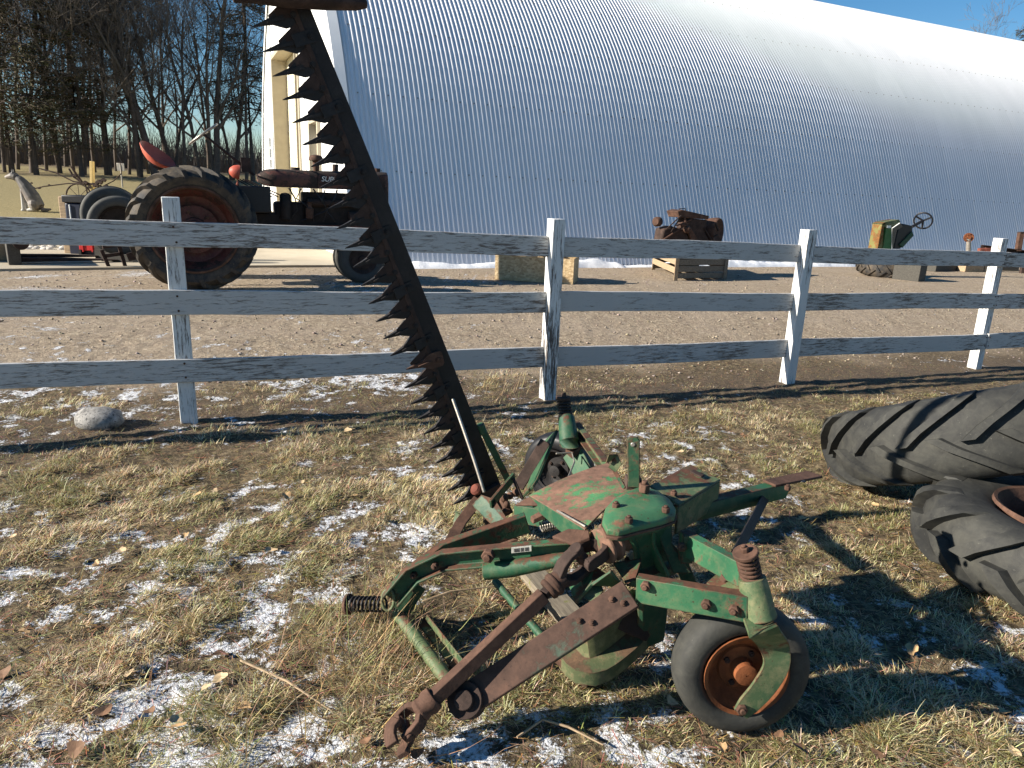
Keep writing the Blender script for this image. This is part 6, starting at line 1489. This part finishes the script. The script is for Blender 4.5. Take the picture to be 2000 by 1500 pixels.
def ground_z(x, y):
    s = (x - FB[0][0]) * FN[0] + (y - FB[0][1]) * FN[1]; near = smooth(0.8, -0.2, s) * smooth(12, 7, np.hypot(x, y))
    return gz(x, y) + near * (tuft_field(x, y) - 0.5) * 0.055 + (fbm(x, y, 0.6, 3) - 0.5) * 0.03
def grass():
    rg = np.random.default_rng(21)
    # tufts
    nt_ = 17000
    Y = 1.05 + (6.2 - 1.05) * rg.random(nt_ * 4) ** 1.25; X = (rg.random(nt_ * 4) - 0.5) * 2 * (0.85 * Y + 0.7)
    s = (X - FB[0][0]) * FN[0] + (Y - FB[0][1]) * FN[1]
    tf = tuft_field(X, Y); sn = snow_field(X, Y); earth = np.exp(-((s - 0.05) / 0.6) ** 2)
    prob = smooth(0.44, 0.58, tf) * 1.0 + 0.12 - 0.42 * smooth(0.50, 0.60, sn) - 0.85 * earth
    prob = np.where(s > 0.75, 0, prob) * smooth(-4.9, -4.3, s * 0 + 0)
    ok = rg.random(len(X)) < prob; X, Y, tf = X[ok][:nt_], Y[ok][:nt_], tf[ok][:nt_]
    n = len(X); per = 20
    cl = fbm(X, Y, 1.6, 2); green = smooth(0.39, 0.62, fbm(X + 200, Y, 2.2, 3)) * smooth(0.2, 0.8, rg.random(n) + 0.2)
    ht = 0.019 + 0.036 * smooth(0.42, 0.72, tf) * (0.6 + 0.8 * rg.random(n))
    wind = fbm(X + 55, Y + 8, 0.9, 2) * 9
    tx = np.repeat(X, per); ty = np.repeat(Y, per); N = n * per
    a = rg.random(N) * 2 * np.pi; rr = np.abs(rg.normal(0, 0.028, N))
    px, py = tx + np.cos(a) * rr, ty + np.sin(a) * rr
    pz = ground_z(px, py) - 0.006
    L = np.repeat(ht, per) * (0.55 + 0.9 * rg.random(N)); wdt = 0.0021 + 0.0021 * rg.random(N)
    yaw = np.where(rg.random(N) < 0.6, a + rg.normal(0, 0.7, N), np.repeat(wind, per) + rg.normal(0, 0.6, N))
    lean = 0.25 + 0.75 * rg.random(N); curl = 0.15 + 0.45 * rg.random(N)
    flat = rg.random(N) < 0.60; lean = np.where(flat, 1.05 + 0.4 * rg.random(N), lean); curl = np.where(flat, rg.normal(0.06, 0.12, N), curl)
    dry = np.stack([0.64 + 0.24 * rg.random(N), 0.53 + 0.22 * rg.random(N), 0.31 + 0.18 * rg.random(N)], -1)
    brn = np.stack([0.17 + 0.1 * rg.random(N), 0.105 + 0.07 * rg.random(N), 0.055 + 0.03 * rg.random(N)], -1)
    grn = np.stack([0.15 + 0.12 * rg.random(N), 0.175 + 0.10 * rg.random(N), 0.045 + 0.035 * rg.random(N)], -1)
    g = np.repeat(green, per) * (0.3 + 0.7 * rg.random(N)); b = (rg.random(N) < 0.24)[:, None]
    c = np.where(b, brn, dry); c = c * (1 - g[:, None]) + grn * g[:, None]
    v, lo_, st, to, cc = blades(N, np.stack([px, py, pz], -1), L, wdt, yaw, lean, curl, c)
    me = np_mesh('dry_grass', v, lo_, st, to, True); set_tint(me, cc); me.materials.append(MT['grass'])
    o = bpy.data.objects.new('dry_grass', me); col.objects.link(o); props(o, 'matted dry winter grass on the near yard', 'grass', kind='stuff')
    # loose straw and thatch lying flat
    N = 64000; Y = 1.05 + 6.6 * rg.random(N) ** 1.05; X = (rg.random(N) - 0.5) * 2 * (0.85 * Y + 0.7)
    s = (X - FB[0][0]) * FN[0] + (Y - FB[0][1]) * FN[1]; ok = (s < 1.0) & (rg.random(N) < 1.05 - 0.75 * smooth(0.52, 0.58, snow_field(X, Y))); X, Y = X[ok], Y[ok]; N = len(X)
    z = ground_z(X, Y) + 0.004 + 0.012 * rg.random(N)
    c = np.stack([0.30 + 0.3 * rg.random(N), 0.21 + 0.22 * rg.random(N), 0.10 + 0.12 * rg.random(N)], -1) * (0.45 + 0.75 * rg.random(N))[:, None]
    v, lo_, st, to, cc = blades(N, np.stack([X, Y, z], -1), 0.03 + 0.07 * rg.random(N) ** 2, 0.0018 + 0.0016 * rg.random(N), rg.random(N) * 6.28, 1.35 + 0.35 * rg.random(N), rg.normal(0.05, 0.15, N), c)
    me = np_mesh('loose_straw', v, lo_, st, to, True); set_tint(me, cc); me.materials.append(MT['grass'])
    o = bpy.data.objects.new('loose_straw', me); col.objects.link(o); props(o, 'loose straw and thatch scattered over the ground', 'straw', kind='stuff')
    # tall dead weeds round the spring end of the mower, and by the fence
    P_ = []; 
    for (cx, cy, k, sp) in ((700, 1270, 460, 0.15), (640, 1360, 200, 0.20), (745, 1200, 260, 0.08), (720, 1330, 220, 0.12), (1000, 760, 120, 0.25), (800, 775, 90, 0.3)):
        c0 = P(cx, cy); q = rg.normal(0, sp, (k, 2)) * [1.0, 0.8]; P_.append(np.stack([c0[0] + q[:, 0], c0[1] + q[:, 1]], -1))
    P_ = np.vstack(P_); N = len(P_); z = ground_z(P_[:, 0], P_[:, 1])
    c = np.stack([0.42 + 0.25 * rg.random(N), 0.31 + 0.2 * rg.random(N), 0.17 + 0.11 * rg.random(N)], -1) * (0.25 + 0.85 * rg.random(N))[:, None]
    v, lo_, st, to, cc = blades(N, np.stack([P_[:, 0], P_[:, 1], z], -1), 0.08 + 0.22 * rg.random(N) ** 1.5, 0.002 + 0.0016 * rg.random(N), rg.random(N) * 6.28, 0.5 + 0.9 * rg.random(N), rg.normal(0.1, 0.2, N), c, seg=4)
    me = np_mesh('dead_weeds', v, lo_, st, to, True); set_tint(me, cc); me.materials.append(MT['grass'])
    o = bpy.data.objects.new('dead_weeds', me); col.objects.link(o); props(o, 'tangle of tall dead weed stems around the mower spring', 'weeds', kind='stuff')
grass()
def loose_stones():
    rg = np.random.default_rng(77); N = 6000
    s = 0.3 + 7.5 * rg.random(N) ** 1.3; al = -5 + 17 * rg.random(N)
    X = FB[0][0] + FD[0] * al + FN[0] * s; Y = FB[0][1] + FD[1] * al + FN[1] * s
    ok = ((X - BC[0]) * BWD[0] + (Y - BC[1]) * BWD[1] < -0.5); X, Y = X[ok], Y[ok]; N = len(X)
    Z = gz(X, Y); r = 0.005 + 0.012 * rg.random(N) ** 3
    o6 = np.array([(1, 0, 0), (-1, 0, 0), (0, 1, 0), (0, -1, 0), (0, 0, 1), (0, 0, -1)], float)
    V = o6[None] * r[:, None, None] * (0.7 + 0.6 * rg.random((N, 6, 1))) * np.array([1.2, 1.0, 0.75]); V += np.stack([X, Y, Z + r * 0.3], -1)[:, None, :]
    tri = np.array([(0, 2, 4), (2, 1, 4), (1, 3, 4), (3, 0, 4), (2, 0, 5), (1, 2, 5), (3, 1, 5), (0, 3, 5)])
    lo_ = (tri[None] + (np.arange(N) * 6)[:, None, None]).ravel(); M = N * 8
    me = np_mesh('loose_stones', V.reshape(-1, 3), lo_, np.arange(M) * 3, np.full(M, 3), True)
    k = 0.12 + 0.26 * rg.random(N); c = np.stack([k, k * (0.76 + 0.14 * rg.random(N)), k * (0.56 + 0.22 * rg.random(N))], -1)
    set_tint(me, np.repeat(c, 6, axis=0)); me.materials.append(MT['stone'])
    o = bpy.data.objects.new('loose_stones', me); col.objects.link(o); props(o, 'loose gravel stones scattered over the driveway', 'gravel', kind='stuff')
loose_stones()
def leaves():
    rg = random.Random(31); mats = [attr for attr in (plain_mat('tan_leaf', (0.42, 0.27, 0.13), 0.7, 0.3, 40, 0.2), plain_mat('brown_leaf', (0.20, 0.11, 0.06), 0.75, 0.3, 40, 0.2), plain_mat('pale_leaf', (0.52, 0.38, 0.22), 0.7, 0.3, 40, 0.2))]
    meshes = []
    for k in range(6):
        mb = MB(); N = 12; cv = rg.uniform(0.002, 0.009); V = [A(0, 0, -0.003)]
        for i in range(N):
            an = 2 * math.pi * i / N; r = 0.030 * (0.65 + 0.45 * abs(math.cos(an * 1.5 + k)) + 0.12 * (i % 2)) ; V.append(A(r * math.cos(an), r * 0.75 * math.sin(an), cv * (r / 0.03) ** 2 * (0.6 + 0.7 * math.sin(2 * an + k))))
        mb.add(V, [(0, 1 + i, 1 + (i + 1) % N) for i in range(N)]); mb.tube([A(-0.028, 0, 0.002), A(-0.055, 0.006, 0.006)], 0.0012, 4)
        me = mb.mesh('fallen_leaf', None, ang=0); me.materials.append(mats[k % 3]); meshes.append(me)
    spots = [(265, 1205), (1500, 890), (1690, 930), (1740, 960), (1710, 985), (1760, 940), (850, 1010), (770, 1290), (150, 1350), (480, 1400), (430, 1280), (345, 1425), (190, 1110), (880, 1330), (1480, 1425), (1330, 880), (1450, 840), (1250, 850), (560, 980), (420, 970), (600, 1070), (100, 960), (1800, 870), (1560, 1340), (1880, 1260), (1950, 1400)]
    for _ in range(70): spots.append((rg.uniform(-60, 2060), rg.uniform(840, 1490)))
    for i, (x, y) in enumerate(spots):
        p = P(x, y); p[2] = float(ground_z(np.array(p[0]), np.array(p[1]))) + rg.uniform(0.015, 0.035)
        if (p[0] - FB[0][0]) * FN[0] + (p[1] - FB[0][1]) * FN[1] > 0.3: continue
        o = bpy.data.objects.new('fallen_leaf', meshes[rg.randrange(6)]); col.objects.link(o); o.location = Vector(p)
        o.rotation_euler = (rg.uniform(-0.4, 0.4), rg.uniform(-0.4, 0.4), rg.uniform(0, 6.28)); k = rg.uniform(0.45, 0.9); o.scale = (k, k, k)
        props(o, 'dry curled leaf lying on the snowy grass', 'leaf', 'fallen leaves on the grass')
    # mossy plank under the mower, pale sticks
    a, b = P(1035, 1115, 0.03), P(1150, 1248, 0.03); mb = MB(); d, n = frame_from(a, b); L = np.linalg.norm(b - a)
    mb.box(A(0, 0, 0), (L, 0.09, 0.04)); me = mb.mesh('mossy_plank', None)
    m, nn_, l, bs = mat('mossy_wood'); f = tex(nn_, l, 6, 5, 0.7); f2 = tex(nn_, l, 10, 5, 0.7, stretch=(1, 10, 10))
    cc = ramp(nn_, l, f2, ((0.3, (0.09, 0.075, 0.055)), (0.7, (0.26, 0.22, 0.16)))); cc = mixc(nn_, l, thr(nn_, l, f, 0.55, 0.62), cc, (0.12, 0.13, 0.015)); l.new(cc, bs.inputs['Base Color']); bs.inputs['Roughness'].default_value = 0.9
    me.materials.append(m); o = bpy.data.objects.new('mossy_plank', me); col.objects.link(o); c = (a + b) / 2
    o.matrix_local = Matrix([[d[0], n[0], 0, c[0]], [d[1], n[1], 0, c[1]], [0, 0, 1, 0.03], [0, 0, 0, 1]]); props(o, 'grey plank with yellow green moss lying under the mower', 'plank')
    for i, pts in enumerate(([(1010, 1440, 0.03), (1060, 1405, 0.04), (1110, 1420, 0.03), (1178, 1455, 0.02)], [(825, 1175, 0.06), (880, 1155, 0.08), (968, 1145, 0.07)], [(470, 1290, 0.04), (560, 1330, 0.06), (650, 1390, 0.03)], [(1500, 1500, 0.03), (1545, 1462, 0.03)])):
        mb = MB(); mb.tube([P(*p) for p in pts], [0.0038] * (len(pts) - 1) + [0.002], 6)
        mb.build('dry_stalk', 'wood_tan', label=('bent pale stalk lying in front of the mower shield', 'thin pale stalk bridging the mower links', 'long thin stalk lying across snow left of the weeds', 'short stick lying below the caster wheel')[i], cat='stalk')
leaves()
